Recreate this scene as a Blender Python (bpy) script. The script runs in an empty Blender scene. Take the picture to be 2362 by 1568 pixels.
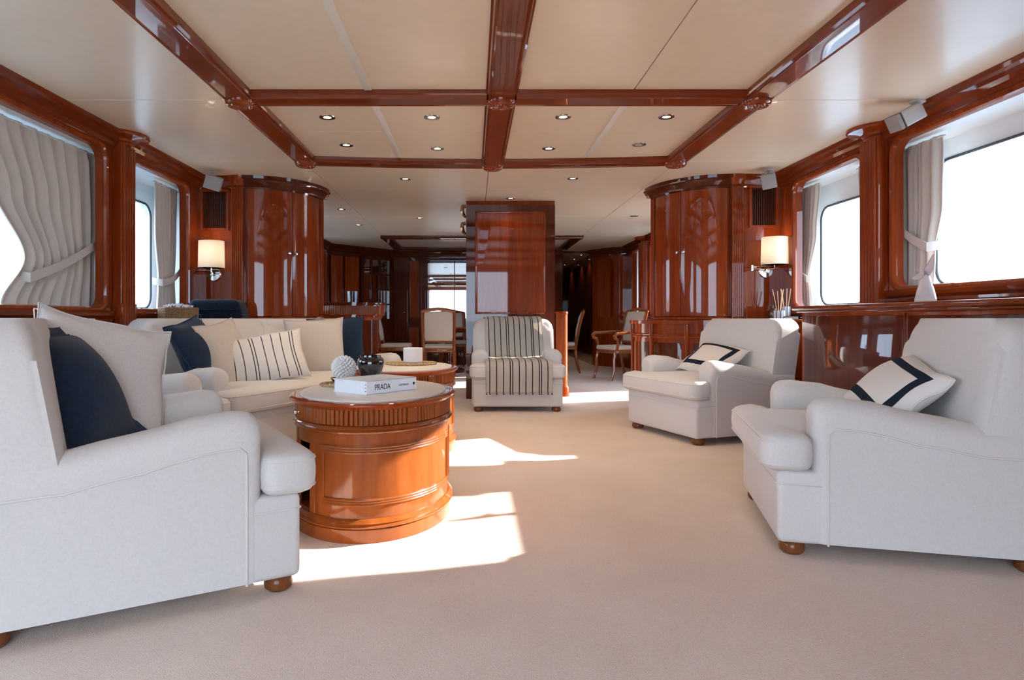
import bpy, bmesh, math, random
from mathutils import Vector, Matrix, Euler
random.seed(7)
PI = math.pi
sc = bpy.context.scene
COL = sc.collection
# ------------------------------------------------------------------ camera, world, sun, exposure
EYE = 0.88                      # lens height above the carpet
FPX = 1500.0                    # focal length in pixels of the 2362 px wide frame
cam_d = bpy.data.cameras.new('camera'); cam = bpy.data.objects.new('camera', cam_d); COL.objects.link(cam)
cam.location = (0, 0, EYE); cam.rotation_euler = (PI/2, 0, 0)
cam_d.sensor_width = 36; cam_d.lens = FPX/2362*36
cam_d.shift_x = (1181-1090)/2362; cam_d.shift_y = -(784-735)/2362
cam_d.clip_start = 0.02; cam_d.clip_end = 2000
sc.camera = cam
w = bpy.data.worlds.new('sky'); sc.world = w; w.use_nodes = True
bgn = w.node_tree.nodes['Background']
bgn.inputs['Color'].default_value = (0.66, 0.84, 1.06, 1); bgn.inputs['Strength'].default_value = 5.3
sun_d = bpy.data.lights.new('sun', 'SUN'); sun = bpy.data.objects.new('sun', sun_d); COL.objects.link(sun)
sun_dir = Vector((-0.961, -0.276, -0.445))
sun.rotation_euler = sun_dir.to_track_quat('-Z', 'Y').to_euler(); sun.location = (20, 6, 9)
sun_d.energy = 14.0; sun_d.angle = math.radians(0.6); sun_d.color = (1.0, 0.95, 0.89)
sc.view_settings.view_transform = 'Standard'; sc.view_settings.look = 'None'
sc.view_settings.gamma = 1; sc.view_settings.use_curve_mapping = False
sc.view_settings.exposure = 0.74
# ------------------------------------------------------------------ room constants
XL, XR = -2.50, 2.77            # inner faces of the side walls
XGL, XGR = -2.82, 3.07          # window glass planes in the hull sides
ZC = 2.175                      # ceiling
YA, YF = -1.7, 12.4             # aft wall, far wall
# ------------------------------------------------------------------ materials
def nmat(name):
    m = bpy.data.materials.new(name); m.use_nodes = True
    nt = m.node_tree; return m, nt, nt.nodes['Principled BSDF']
def setp(b, **k):
    for a, v in k.items():
        s = b.inputs[a.replace('_', ' ')]
        s.default_value = (*v, 1) if isinstance(v, tuple) and len(v) == 3 else v
def noise_ramp(nt, scale, detail, vec, stops, rough=0.6):
    t = nt.nodes.new('ShaderNodeTexNoise'); t.inputs['Scale'].default_value = scale
    t.inputs['Detail'].default_value = detail; t.inputs['Roughness'].default_value = rough
    r = nt.nodes.new('ShaderNodeValToRGB')
    el = r.color_ramp.elements
    while len(el) < len(stops): el.new(0.5)
    for e, (p, c) in zip(el, stops): e.position = p; e.color = (*c, 1)
    nt.links.new(vec, t.inputs['Vector']); nt.links.new(t.outputs['Fac'], r.inputs['Fac'])
    return t, r
def mapping(nt, scale, kind='Object'):
    tc = nt.nodes.new('ShaderNodeTexCoord'); mp = nt.nodes.new('ShaderNodeMapping')
    mp.inputs['Scale'].default_value = scale
    nt.links.new(tc.outputs[kind], mp.inputs['Vector']); return mp.outputs['Vector']
def bump(nt, b, height, strength, dist=0.01):
    n = nt.nodes.new('ShaderNodeBump'); n.inputs['Strength'].default_value = strength
    n.inputs['Distance'].default_value = dist
    nt.links.new(height, n.inputs['Height']); nt.links.new(n.outputs['Normal'], b.inputs['Normal'])
def wood(name, dark, mid, light, scale=(9, 9, 0.7), rough=0.32, coat=1.0):
    m, nt, b = nmat(name)
    v = mapping(nt, scale)
    t, r = noise_ramp(nt, 2.2, 8, v, [(0.3, dark), (0.52, mid), (0.75, light)], 0.65)
    nt.links.new(r.outputs['Color'], b.inputs['Base Color'])
    setp(b, Roughness=rough, Coat_Weight=coat, Coat_Roughness=0.025, Coat_IOR=1.46)
    b.inputs['Specular IOR Level'].default_value = 0.08
    return m
def fabric(name, c, c2=None, scale=260, bs=0.25, rough=0.95):
    m, nt, b = nmat(name)
    v = mapping(nt, (1, 1, 1))
    c2 = c2 or tuple(x*0.9 for x in c)
    t, r = noise_ramp(nt, scale, 3, v, [(0.3, c2), (0.7, c)])
    nt.links.new(r.outputs['Color'], b.inputs['Base Color'])
    setp(b, Roughness=rough, Sheen_Weight=0.15)
    b.inputs['Specular IOR Level'].default_value = 0.15
    bump(nt, b, t.outputs['Fac'], bs, 0.002)
    return m
def plain(name, c, rough=0.5, metal=0.0, coat=0.0, spec=0.5, emit=None, es=0.0):
    m, nt, b = nmat(name)
    v = mapping(nt, (1, 1, 1))
    t, r = noise_ramp(nt, 14, 3, v, [(0.3, tuple(x*0.96 for x in c)), (0.7, c)])
    nt.links.new(r.outputs['Color'], b.inputs['Base Color'])
    setp(b, Roughness=rough, Metallic=metal, Coat_Weight=coat)
    b.inputs['Specular IOR Level'].default_value = spec
    if emit: setp(b, Emission_Color=emit, Emission_Strength=es)
    return m
M = {}
M['wood'] = wood('mahogany', (0.20, 0.026, 0.0035), (0.29, 0.044, 0.006), (0.39, 0.072, 0.011))
M['wood_y'] = wood('mahogany_beam', (0.15, 0.020, 0.003), (0.21, 0.031, 0.005), (0.27, 0.048, 0.008), scale=(9, 0.7, 9))
M['wood_x'] = wood('mahogany_cross_beam', (0.15, 0.020, 0.003), (0.21, 0.031, 0.005), (0.27, 0.048, 0.008), scale=(0.7, 9, 9))
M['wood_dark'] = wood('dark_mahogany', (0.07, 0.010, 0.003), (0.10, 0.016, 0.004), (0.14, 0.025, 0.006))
M['cherry'] = wood('cherry', (0.23, 0.050, 0.009), (0.30, 0.072, 0.013), (0.38, 0.10, 0.02), scale=(7, 7, 1.0), rough=0.35)
M['chairwood'] = wood('chair_wood', (0.18, 0.045, 0.014), (0.28, 0.075, 0.02), (0.36, 0.11, 0.03))
M['footwood'] = wood('foot_wood', (0.12, 0.035, 0.012), (0.19, 0.06, 0.02), (0.26, 0.09, 0.03), coat=0.5)
M['uphol'] = fabric('cream_upholstery', (0.68, 0.645, 0.615), (0.63, 0.595, 0.565), 150, 0.35)
M['piping'] = fabric('upholstery_piping', (0.72, 0.67, 0.62))
M['linen'] = fabric('beige_linen', (0.60, 0.53, 0.465), (0.50, 0.435, 0.375), 190, 0.4)
M['cream'] = fabric('cream_linen', (0.76, 0.71, 0.67), (0.66, 0.61, 0.57), 190, 0.4)
M['navy'] = fabric('navy_cotton', (0.014, 0.030, 0.062), (0.009, 0.019, 0.042), 90, 0.3, 0.85)
M['navy_seam'] = fabric('navy_stitching', (0.035, 0.055, 0.095))
M['throw_navy'] = fabric('navy_wool', (0.010, 0.018, 0.034), (0.004, 0.007, 0.015), 60, 1.0)
M['curtain'] = fabric('linen_curtain', (0.74, 0.69, 0.63), (0.66, 0.61, 0.56), 220, 0.2)
M['dining'] = fabric('dining_upholstery', (0.62, 0.53, 0.44), None, 200, 0.2)
def curtain_translucent():
    nt = M['curtain'].node_tree; b = nt.nodes['Principled BSDF']; out = nt.nodes['Material Output']
    tr = nt.nodes.new('ShaderNodeBsdfTranslucent'); tr.inputs['Color'].default_value = (0.72, 0.64, 0.56, 1)
    mx = nt.nodes.new('ShaderNodeMixShader'); mx.inputs['Fac'].default_value = 0.05
    nt.links.new(b.outputs[0], mx.inputs[1]); nt.links.new(tr.outputs[0], mx.inputs[2]); nt.links.new(mx.outputs[0], out.inputs['Surface'])
curtain_translucent()
def carpet_mat():
    m, nt, b = nmat('wool_carpet')
    v = mapping(nt, (1, 1, 1))
    t, r = noise_ramp(nt, 120, 6, v, [(0.25, (0.74, 0.59, 0.49)), (0.75, (0.95, 0.80, 0.70))], 0.75)
    t2, r2 = noise_ramp(nt, 2.2, 4, v, [(0.3, (0.90, 0.89, 0.88)), (0.7, (1, 1, 1))])
    mx = nt.nodes.new('ShaderNodeMix'); mx.data_type = 'RGBA'; mx.blend_type = 'MULTIPLY'; mx.inputs[0].default_value = 1
    nt.links.new(r.outputs['Color'], mx.inputs[6]); nt.links.new(r2.outputs['Color'], mx.inputs[7])
    nt.links.new(mx.outputs[2], b.inputs['Base Color'])
    setp(b, Roughness=1.0, Sheen_Weight=0.2); b.inputs['Specular IOR Level'].default_value = 0.05
    t3, r3 = noise_ramp(nt, 260, 2, v, [(0, (0, 0, 0)), (1, (1, 1, 1))])
    ad = nt.nodes.new('ShaderNodeMath'); ad.operation = 'ADD'
    nt.links.new(t.outputs['Fac'], ad.inputs[0]); nt.links.new(t3.outputs['Fac'], ad.inputs[1])
    bump(nt, b, ad.outputs[0], 0.5, 0.012)
    return m
M['carpet'] = carpet_mat()
M['ceil'] = plain('lacquered_ceiling_panel', (0.90, 0.745, 0.56), 0.30, coat=0.10, spec=0.4)
M['ceil_back'] = plain('ceiling_joint', (0.35, 0.28, 0.22), 0.7)
M['batten'] = plain('ceiling_batten', (0.84, 0.78, 0.70), 0.35)
M['white'] = plain('white_painted_lining', (0.80, 0.79, 0.77), 0.45)
M['hull'] = plain('white_hull', (0.84, 0.85, 0.86), 0.35)
M['gasket'] = plain('black_gasket', (0.02, 0.022, 0.025), 0.5)
M['spk'] = plain('speaker_plastic', (0.66, 0.63, 0.60), 0.5)
M['spk_grille'] = plain('speaker_grille', (0.40, 0.38, 0.37), 0.6)
M['spk_dark'] = plain('speaker_band', (0.10, 0.09, 0.09), 0.5)
M['chrome'] = plain('chrome', (0.82, 0.80, 0.76), 0.12, 1.0)
M['brass'] = plain('polished_bronze', (0.40, 0.22, 0.12), 0.15, 1.0)
M['steel'] = plain('downlight_ring', (0.36, 0.30, 0.24), 0.25, 1.0)
M['lens'] = plain('lit_lens', (1, 0.9, 0.75), 0.4, emit=(1.0, 0.80, 0.55), es=9)
M['lens_off'] = plain('unlit_lens', (0.45, 0.40, 0.34), 0.2)
M['marble'] = plain('cream_stone_top', (0.76, 0.70, 0.64), 0.28, spec=0.5)
M['black'] = plain('black_glaze', (0.006, 0.006, 0.008), 0.06, coat=1.0)
M['ceramic'] = plain('white_ceramic', (0.80, 0.78, 0.76), 0.35)
M['shell'] = plain('white_coral', (0.80, 0.77, 0.74), 0.7)
M['paper'] = plain('book_paper', (0.80, 0.80, 0.82), 0.7)
M['cover'] = plain('white_book_cover', (0.84, 0.85, 0.88), 0.35)
M['ink'] = plain('black_print', (0.02, 0.02, 0.025), 0.6)
M['dark_void'] = plain('dark_recess', (0.012, 0.008, 0.006), 0.8)
M['reed'] = plain('rattan_reed', (0.62, 0.36, 0.20), 0.7)
M['bottle'] = plain('brown_bottle', (0.09, 0.03, 0.015), 0.2, coat=0.6)
M['tissue'] = plain('tissue_paper', (0.85, 0.84, 0.86), 0.9)
M['copper'] = plain('copper_tray', (0.32, 0.13, 0.06), 0.3, 0.8)
M['marblevein'] = fabric('veined_marble', (0.80, 0.76, 0.75), (0.62, 0.57, 0.57), 9, 0.0, 0.4)
M['sea'] = plain('sea_water', (0.16, 0.24, 0.30), 0.25)
M['land'] = plain('distant_shore', (0.42, 0.33, 0.26), 0.9)
M['deck'] = plain('teak_deck', (0.50, 0.38, 0.27), 0.6)
M['mirror'] = plain('mirror_glass', (0.55, 0.56, 0.56), 0.02, 1.0)
def woven(name, c1, c2, s):
    m, nt, b = nmat(name)
    v = mapping(nt, (1, 1, 1))
    vt = nt.nodes.new('ShaderNodeTexVoronoi'); vt.inputs['Scale'].default_value = s
    nt.links.new(v, vt.inputs['Vector'])
    r = nt.nodes.new('ShaderNodeValToRGB'); r.color_ramp.elements[0].color = (*c1, 1); r.color_ramp.elements[1].color = (*c2, 1)
    r.color_ramp.elements[1].position = 0.7
    nt.links.new(vt.outputs['Distance'], r.inputs['Fac']); nt.links.new(r.outputs['Color'], b.inputs['Base Color'])
    setp(b, Roughness=0.85); bump(nt, b, vt.outputs['Distance'], 0.8, 0.006)
    return m
M['straw'] = woven('woven_straw', (0.66, 0.48, 0.26), (0.34, 0.21, 0.10), 110)
M['wicker'] = woven('woven_wicker', (0.52, 0.34, 0.17), (0.24, 0.13, 0.055), 130)
def glassmat(name, tint=(1, 1, 1), base=0.06):
    m = bpy.data.materials.new(name); m.use_nodes = True; nt = m.node_tree; nt.nodes.clear()
    out = nt.nodes.new('ShaderNodeOutputMaterial'); tr = nt.nodes.new('ShaderNodeBsdfTransparent'); gl = nt.nodes.new('ShaderNodeBsdfGlossy')
    gl.inputs['Roughness'].default_value = 0.02; tr.inputs['Color'].default_value = (*tint, 1)
    lw = nt.nodes.new('ShaderNodeLayerWeight'); lw.inputs['Blend'].default_value = 0.5
    pw = nt.nodes.new('ShaderNodeMath'); pw.operation = 'POWER'; pw.inputs[1].default_value = 4.0
    fr = nt.nodes.new('ShaderNodeMath'); fr.operation = 'MULTIPLY_ADD'; fr.inputs[1].default_value = 0.7; fr.inputs[2].default_value = 0.045
    nt.links.new(lw.outputs['Facing'], pw.inputs[0]); nt.links.new(pw.outputs[0], fr.inputs[0])
    mx = nt.nodes.new('ShaderNodeMixShader')
    nt.links.new(fr.outputs[0], mx.inputs['Fac']); nt.links.new(tr.outputs[0], mx.inputs[1]); nt.links.new(gl.outputs[0], mx.inputs[2])
    nt.links.new(mx.outputs[0], out.inputs['Surface']); return m
M['glass'] = glassmat('window_glass', (0.97, 0.99, 1.0))
M['tumbler'] = glassmat('tumbler_glass', (0.78, 0.86, 0.88))
def shade_mat():
    m, nt, b = nmat('lit_lamp_shade')
    setp(b, Base_Color=(0.86, 0.82, 0.76), Roughness=0.9)
    tr = nt.nodes.new('ShaderNodeBsdfTranslucent'); tr.inputs['Color'].default_value = (0.9, 0.86, 0.8, 1)
    mx = nt.nodes.new('ShaderNodeMixShader'); mx.inputs['Fac'].default_value = 0.5
    nt.links.new(b.outputs[0], mx.inputs[1]); nt.links.new(tr.outputs[0], mx.inputs[2])
    nt.links.new(mx.outputs[0], nt.nodes['Material Output'].inputs['Surface'])
    return m
M['shade'] = shade_mat()
def striped(name, base, ink, pos, half, coord=0):
    """stripes woven across the cloth: positions are fractions of the cloth's width (UV u)"""
    m, nt, b = nmat(name)
    uv = nt.nodes.new('ShaderNodeUVMap'); uv.uv_map = 'UVMap'
    sp = nt.nodes.new('ShaderNodeSeparateXYZ'); nt.links.new(uv.outputs['UV'], sp.inputs[0])
    last = None
    for p in pos:
        c = nt.nodes.new('ShaderNodeMath'); c.operation = 'COMPARE'
        c.inputs[1].default_value = p; c.inputs[2].default_value = half
        nt.links.new(sp.outputs[coord], c.inputs[0])
        if last is None: last = c.outputs[0]
        else:
            a = nt.nodes.new('ShaderNodeMath'); a.operation = 'MAXIMUM'
            nt.links.new(last, a.inputs[0]); nt.links.new(c.outputs[0], a.inputs[1]); last = a.outputs[0]
    mx = nt.nodes.new('ShaderNodeMix'); mx.data_type = 'RGBA'
    mx.inputs[6].default_value = (*base, 1); mx.inputs[7].default_value = (*ink, 1)
    nt.links.new(last, mx.inputs[0]); nt.links.new(mx.outputs[2], b.inputs['Base Color'])
    setp(b, Roughness=0.95, Sheen_Weight=0.15); b.inputs['Specular IOR Level'].default_value = 0.1
    n = nt.nodes.new('ShaderNodeTexNoise'); n.inputs['Scale'].default_value = 220
    nt.links.new(mapping(nt, (1, 1, 1)), n.inputs['Vector']); bump(nt, b, n.outputs['Fac'], 0.35, 0.002)
    return m
STR = [.06, .163, .265, .367, .404, .503, .60, .70, .80, .832, .93]
M['throw'] = striped('striped_throw', (0.80, 0.74, 0.66), (0.035, 0.035, 0.04), STR, 0.0075)
M['stripe_pillow'] = striped('striped_linen', (0.74, 0.68, 0.61), (0.05, 0.05, 0.055), [.05, .16, .27, .385, .42, .53, .64, .75, .86, .895], 0.0058)
M['holder'] = striped('striped_holder', (0.72, 0.70, 0.68), (0.10, 0.15, 0.26), [i/9+.05 for i in range(9)], 0.018)
def framed(name, base, ink, d0, d1):
    """ribbon border sewn a little inside the pillow's edge (UV distance from the edge)"""
    m, nt, b = nmat(name)
    uv = nt.nodes.new('ShaderNodeUVMap'); uv.uv_map = 'UVMap'
    sp = nt.nodes.new('ShaderNodeSeparateXYZ'); nt.links.new(uv.outputs['UV'], sp.inputs[0])
    def mth(op, a, bb):
        n = nt.nodes.new('ShaderNodeMath'); n.operation = op
        for i, q in enumerate((a, bb)):
            if hasattr(q, 'links') or not isinstance(q, (int, float)): nt.links.new(q, n.inputs[i])
            else: n.inputs[i].default_value = q
        return n.outputs[0]
    ax = mth('ABSOLUTE', mth('SUBTRACT', sp.outputs[0], 0.5), 0); ay = mth('ABSOLUTE', mth('SUBTRACT', sp.outputs[1], 0.5), 0)
    ay2 = mth('ADD', mth('MULTIPLY', mth('SUBTRACT', 0.5, ay), 0.68), 0.0)
    ax2 = mth('SUBTRACT', 0.5, ax)
    d = mth('MINIMUM', ax2, ay2)
    ins = mth('MULTIPLY', mth('GREATER_THAN', d, d0), mth('LESS_THAN', d, d1))
    mx = nt.nodes.new('ShaderNodeMix'); mx.data_type = 'RGBA'
    mx.inputs[6].default_value = (*base, 1); mx.inputs[7].default_value = (*ink, 1)
    nt.links.new(ins, mx.inputs[0]); nt.links.new(mx.outputs[2], b.inputs['Base Color'])
    setp(b, Roughness=0.95); b.inputs['Specular IOR Level'].default_value = 0.1
    return m
M['framed'] = framed('navy_bordered_linen', (0.74, 0.69, 0.64), (0.015, 0.022, 0.035), 0.085, 0.16)
# ------------------------------------------------------------------ mesh helpers
def fin(bm, ang=35):
    bmesh.ops.recalc_face_normals(bm, faces=bm.faces)
    a = math.radians(ang)
    for f in bm.faces: f.smooth = True
    for e in bm.edges:
        if len(e.link_faces) == 2 and e.calc_face_angle(0) > a: e.smooth = False
def mk(name, bm, mat, parent=None, ang=35, **tags):
    fin(bm, ang)
    me = bpy.data.meshes.new(name); bm.to_mesh(me); bm.free()
    me.materials.append(M[mat] if isinstance(mat, str) else mat)
    o = bpy.data.objects.new(name, me); COL.objects.link(o)
    if parent: o.parent = parent
    for k, v in tags.items(): o[k] = v
    return o
def thing(name, label, cat, loc=(0, 0, 0), rz=0.0, group=None):
    o = bpy.data.objects.new(name, None); COL.objects.link(o)
    o.empty_display_size = 0.05
    o.location = loc; o.rotation_euler = (0, 0, rz); o['label'] = label; o['category'] = cat
    if group: o['group'] = group
    return o
def tag(o, label, cat, group=None):
    o['label'] = label; o['category'] = cat
    if group: o['group'] = group
    return o
def struct(name, bm, mat, parent=None, ang=35, label=None):
    o = mk(name, bm, mat, parent, ang)
    if not parent: o['kind'] = 'structure'
    if label: o['label'] = label
    return o
def B(): return bmesh.new()
def merge(bm, b2, mx=None):
    vm = {}
    for v in b2.verts: vm[v] = bm.verts.new(mx @ v.co if mx else v.co)
    uvs = b2.loops.layers.uv.active
    uvd = bm.loops.layers.uv.verify() if uvs else None
    for f in b2.faces:
        try: nf = bm.faces.new([vm[v] for v in f.verts])
        except ValueError: continue
        if uvs:
            for l, l2 in zip(f.loops, nf.loops): l2[uvd].uv = l[uvs].uv
    b2.free(); return bm
def box(bm, x0, x1, y0, y1, z0, z1, bev=0.0, seg=2, mx=None):
    b2 = bmesh.new()
    bmesh.ops.create_cube(b2, size=1)
    for v in b2.verts:
        v.co = Vector(((x0+x1)/2+v.co.x*(x1-x0), (y0+y1)/2+v.co.y*(y1-y0), (z0+z1)/2+v.co.z*(z1-z0)))
    if bev: bmesh.ops.bevel(b2, geom=b2.edges[:], offset=bev, segments=seg, affect='EDGES', profile=0.5)
    return merge(bm, b2, mx)
def prism(bm, pts, z0, z1, bev=0.0, seg=3, mx=None, both=True):
    b2 = bmesh.new()
    lo = [b2.verts.new((x, y, z0)) for x, y in pts]; hi = [b2.verts.new((x, y, z1)) for x, y in pts]
    n = len(pts); top = b2.faces.new(hi); bot = b2.faces.new(lo[::-1])
    for i in range(n): b2.faces.new((lo[i], lo[(i+1) % n], hi[(i+1) % n], hi[i]))
    if bev:
        es = list(top.edges) + (list(bot.edges) if both else [])
        bmesh.ops.bevel(b2, geom=es, offset=bev, segments=seg, affect='EDGES', profile=0.5)
    return merge(bm, b2, mx)
def lathe(bm, prof, n=24, mx=None, a0=0.0, a1=2*PI, cx=0, cy=0, ex=1.0, ey=1.0):
    full = abs(a1-a0-2*PI) < 1e-6
    cnt = n if full else n+1
    b2 = bmesh.new(); rings = []
    for r, z in prof:
        if r < 1e-6: rings.append([b2.verts.new((cx, cy, z))])
        else: rings.append([b2.verts.new((cx+ex*r*math.cos(a0+(a1-a0)*i/n), cy+ey*r*math.sin(a0+(a1-a0)*i/n), z)) for i in range(cnt)])
    for A, C in zip(rings, rings[1:]):
        m = n if full else n
        for i in range(m):
            j = (i+1) % cnt
            if len(A) == 1 and len(C) == 1: continue
            if len(A) == 1: b2.faces.new((A[0], C[j], C[i]))
            elif len(C) == 1: b2.faces.new((A[i], A[j], C[0]))
            else: b2.faces.new((A[i], A[j], C[j], C[i]))
    if full:
        if len(rings[0]) > 1: b2.faces.new(rings[0][::-1])
        if len(rings[-1]) > 1: b2.faces.new(rings[-1])
    return merge(bm, b2, mx)
def tube(bm, pts, r, n=8, closed=False, mx=None, cap=True):
    pts = [Vector(p) for p in pts]; N = len(pts)
    rs = r if isinstance(r, (list, tuple)) else [r]*N
    b2 = bmesh.new(); rings = []; up = None
    for i, p in enumerate(pts):
        a = pts[(i-1) % N] if (closed or i > 0) else p; c = pts[(i+1) % N] if (closed or i < N-1) else p
        t = (c-a).normalized()
        if up is None:
            up = Vector((0, 0, 1)) if abs(t.z) < 0.9 else Vector((1, 0, 0))
        s = t.cross(up).normalized(); up = s.cross(t).normalized()
        rings.append([b2.verts.new(p+(s*math.cos(2*PI*k/n)+up*math.sin(2*PI*k/n))*rs[i]) for k in range(n)])
    for i in range(N if closed else N-1):
        A, C = rings[i], rings[(i+1) % N]
        for k in range(n): b2.faces.new((A[k], A[(k+1) % n], C[(k+1) % n], C[k]))
    if cap and not closed:
        b2.faces.new(rings[0][::-1]); b2.faces.new(rings[-1])
    return merge(bm, b2, mx)
def moulding(bm, path, prof, closed=False, mx=None):
    """sweep profile [(out, z)] along a horizontal path; out points to the right of travel"""
    N = len(path); P = [Vector(p) for p in path]; b2 = bmesh.new(); rings = []
    for i in range(N):
        if closed or 0 < i < N-1:
            d1 = (P[i]-P[i-1]).normalized(); d2 = (P[(i+1) % N]-P[i]).normalized()
        elif i == 0: d1 = d2 = (P[1]-P[0]).normalized()
        else: d1 = d2 = (P[-1]-P[-2]).normalized()
        n1 = Vector((d1.y, -d1.x)); n2 = Vector((d2.y, -d2.x)); m = (n1+n2)
        m = m.normalized()/max(0.3, m.normalized().dot(n1))
        rings.append([b2.verts.new((P[i].x+m.x*o, P[i].y+m.y*o, z)) for o, z in prof])
    K = len(prof)
    for i in range(N if closed else N-1):
        A, C = rings[i], rings[(i+1) % N]
        for k in range(K-1): b2.faces.new((A[k], C[k], C[k+1], A[k+1]))
    if not closed:
        b2.faces.new(rings[0]); b2.faces.new(rings[-1][::-1])
    return merge(bm, b2, mx)
def rrect(a0, a1, b0, b1, r, n=6):
    """rounded rectangle outline, counter-clockwise"""
    if not isinstance(r, (list, tuple)): r = [r]*4
    out = []
    for (cx, cy, s, rr) in ((a1, b0, -PI/2, r[0]), (a1, b1, 0, r[1]), (a0, b1, PI/2, r[2]), (a0, b0, PI, r[3])):
        ox = cx-rr if cx == a1 else cx+rr; oy = cy-rr if cy == b1 else cy+rr
        for i in range(n+1):
            a = s+PI/2*i/n
            out.append((ox+rr*math.cos(a), oy+rr*math.sin(a)))
    return out
def plate(bm, outer, holes, t0, t1, axis):
    """flat plate with holes, outline in (a,b); axis 'x': (t,a,b), 'y': (a,t,b), 'z': (a,b,t)"""
    def P(a, b, t): return {'x': (t, a, b), 'y': (a, t, b), 'z': (a, b, t)}[axis]
    b2 = bmesh.new(); loops = [outer]+list(holes)
    es = []; vl = []
    for L in loops:
        vs = [b2.verts.new(P(a, b, t0)) for a, b in L]; vl.append(vs)
        for i in range(len(vs)): es.append(b2.edges.new((vs[i], vs[(i+1) % len(vs)])))
    bmesh.ops.triangle_fill(b2, use_beauty=True, use_dissolve=False, edges=es)
    top = {}
    fs = list(b2.faces)
    for v in list(b2.verts):
        c = v.co.copy(); c['xyz'.index(axis)] = t1; top[v] = b2.verts.new(c)
    for f in fs: b2.faces.new([top[v] for v in f.verts][::-1])
    for vs in vl:
        for i in range(len(vs)):
            j = (i+1) % len(vs); b2.faces.new((vs[i], vs[j], top[vs[j]], top[vs[i]]))
    return merge(bm, b2)
def ell(cx, cy, a, b, a0, a1, n):
    return [(cx+a*math.cos(a0+(a1-a0)*i/n), cy+b*math.sin(a0+(a1-a0)*i/n)) for i in range(n+1)]
def lerp(a, b, t): return a+(b-a)*t
def interp(tab, x):
    if x <= tab[0][0]: return tab[0][1:]
    for p, q in zip(tab, tab[1:]):
        if x <= q[0]:
            t = (x-p[0])/(q[0]-p[0]); t = t*t*(3-2*t)
            return tuple(lerp(u, v, t) for u, v in zip(p[1:], q[1:]))
    return tab[-1][1:]
def copy_tree(o, parent=None):
    c = o.copy(); COL.objects.link(c); c.parent = parent
    for ch in o.children: copy_tree(ch, c)
    return c
# ================================================================== THE SETTING
# ---- floor, sea and shore outside
bm = B(); box(bm, XGL-.1, XGR+.1, YA-.1, 20.2, -.06, 0); struct('floor', bm, 'carpet', label='cream wool carpet')
bm = B(); box(bm, XGL-.6, XGR+.6, -6, YA-.1, -.12, -.02); struct('floor_aft_deck', bm, 'deck', label='teak aft deck beyond the saloon doors')
bm = B(); box(bm, -900, 900, -900, 900, -2.4, -2.3); struct('sea_surface', bm, 'sea')
def shore(name, x, y0, y1, h, label):
    b = B(); n = 60; prev = None
    for i in range(n+1):
        y = lerp(y0, y1, i/n); t = h*(0.75+0.25*math.sin(i*1.7)*math.sin(i*.61+1)+0.12*math.sin(i*4.1))
        cur = [b.verts.new((x-6, y, -2.35)), b.verts.new((x-2, y, t)), b.verts.new((x+2, y, t*.97)), b.verts.new((x+6, y, -2.35))]
        if prev:
            for k in range(3): b.faces.new((prev[k], cur[k], cur[k+1], prev[k+1]))
        prev = cur
    o = struct(name, b, 'land', label=label); return o
shore('breakwater_starboard', 70, 20, 260, 4.2, 'distant brown breakwater seen through the right windows')
shore('breakwater_port', -70, 20, 260, 4.8, 'distant brown shore seen through the left windows')
# ---- side walls: wood lining with rounded openings, white hull plates outside with rounded ports
LH = [(0.2, 2.35, .95, 2.04), (2.75, 4.41, .95, 2.04), (4.75, 5.68, .95, 2.04), (7.6, 9.2, .95, 2.04), (9.7, 11.05, .95, 2.04)]  # the unseen opening abeam of the bar is added to light the dining end
RH = [(2.85, 4.27, 1.08, 2.04), (4.60, 5.58, .97, 2.04), (7.3, 8.35, .03, 2.04), (9.1, 10.1, .95, 2.04), (10.55, 11.2, .95, 2.04)]
LG = [(0.3, 2.25, .99, 1.88), (2.85, 4.30, .99, 1.88), (4.80, 5.69, .97, 1.87), (7.7, 9.1, .99, 1.88), (9.8, 10.95, .99, 1.88)]  # includes the added, unseen port that lights the dining end
RG = [(3.20, 4.30, 1.10, 1.91), (4.66, 5.72, 1.00, 1.85), (7.35, 8.3, .05, 1.98), (9.15, 10.05, .99, 1.88), (10.6, 11.15, .99, 1.88)]
def orect(y0, y1, z0, z1): return [(y0, z0), (y1, z0), (y1, z1), (y0, z1)]
bm = B(); plate(bm, orect(YA, YF+.3, 0, ZC+.03), [rrect(*h, .09) for h in LH], XL-.06, XL, 'x'); struct('wall_left', bm, 'wood', label='left wall of glossy mahogany with rounded openings')
bm = B(); plate(bm, orect(YA, YF+.3, 0, ZC+.03), [rrect(*h, .09) for h in RH], XR, XR+.06, 'x'); struct('wall_right', bm, 'wood', label='right wall of glossy mahogany with rounded openings')
bm = B(); plate(bm, orect(YA, 20.2, -.06, ZC+.2), [rrect(*h, .11) for h in LG], XGL-.06, XGL, 'x'); struct('wall_left_hull', bm, 'hull', label='white painted hull side outside the left openings')
bm = B(); plate(bm, orect(YA, 20.2, -.06, ZC+.2), [rrect(*h, .11) for h in RG], XGR, XGR+.06, 'x'); struct('wall_right_hull', bm, 'hull', label='white painted hull side outside the right openings')
for nm, xa, xb, H in (('trim_left_reveal', XGL, XL-.06, [(a-.10, b+.14, c, d) for a, b, c, d in LH]), ('trim_right_reveal', XR+.06, XGR, [(a-.03, b+(.22 if 5 < b < 6 else .17), c, d) for a, b, c, d in RH])):
    b = B(); box(b, xa, xb, YA, YF+.3, 2.04, 2.12)
    ys = [YA]+[v for h in H for v in h[:2]]+[YF+.3]
    for h in H: box(b, xa, xb, h[0], h[1], h[2]-.12, h[2])
    for i in range(0, len(ys), 2): box(b, xa, xb, ys[i], ys[i+1], 0, 2.04)
    struct(nm, b, 'white', label='white lined window reveals')
wi = 0
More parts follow.
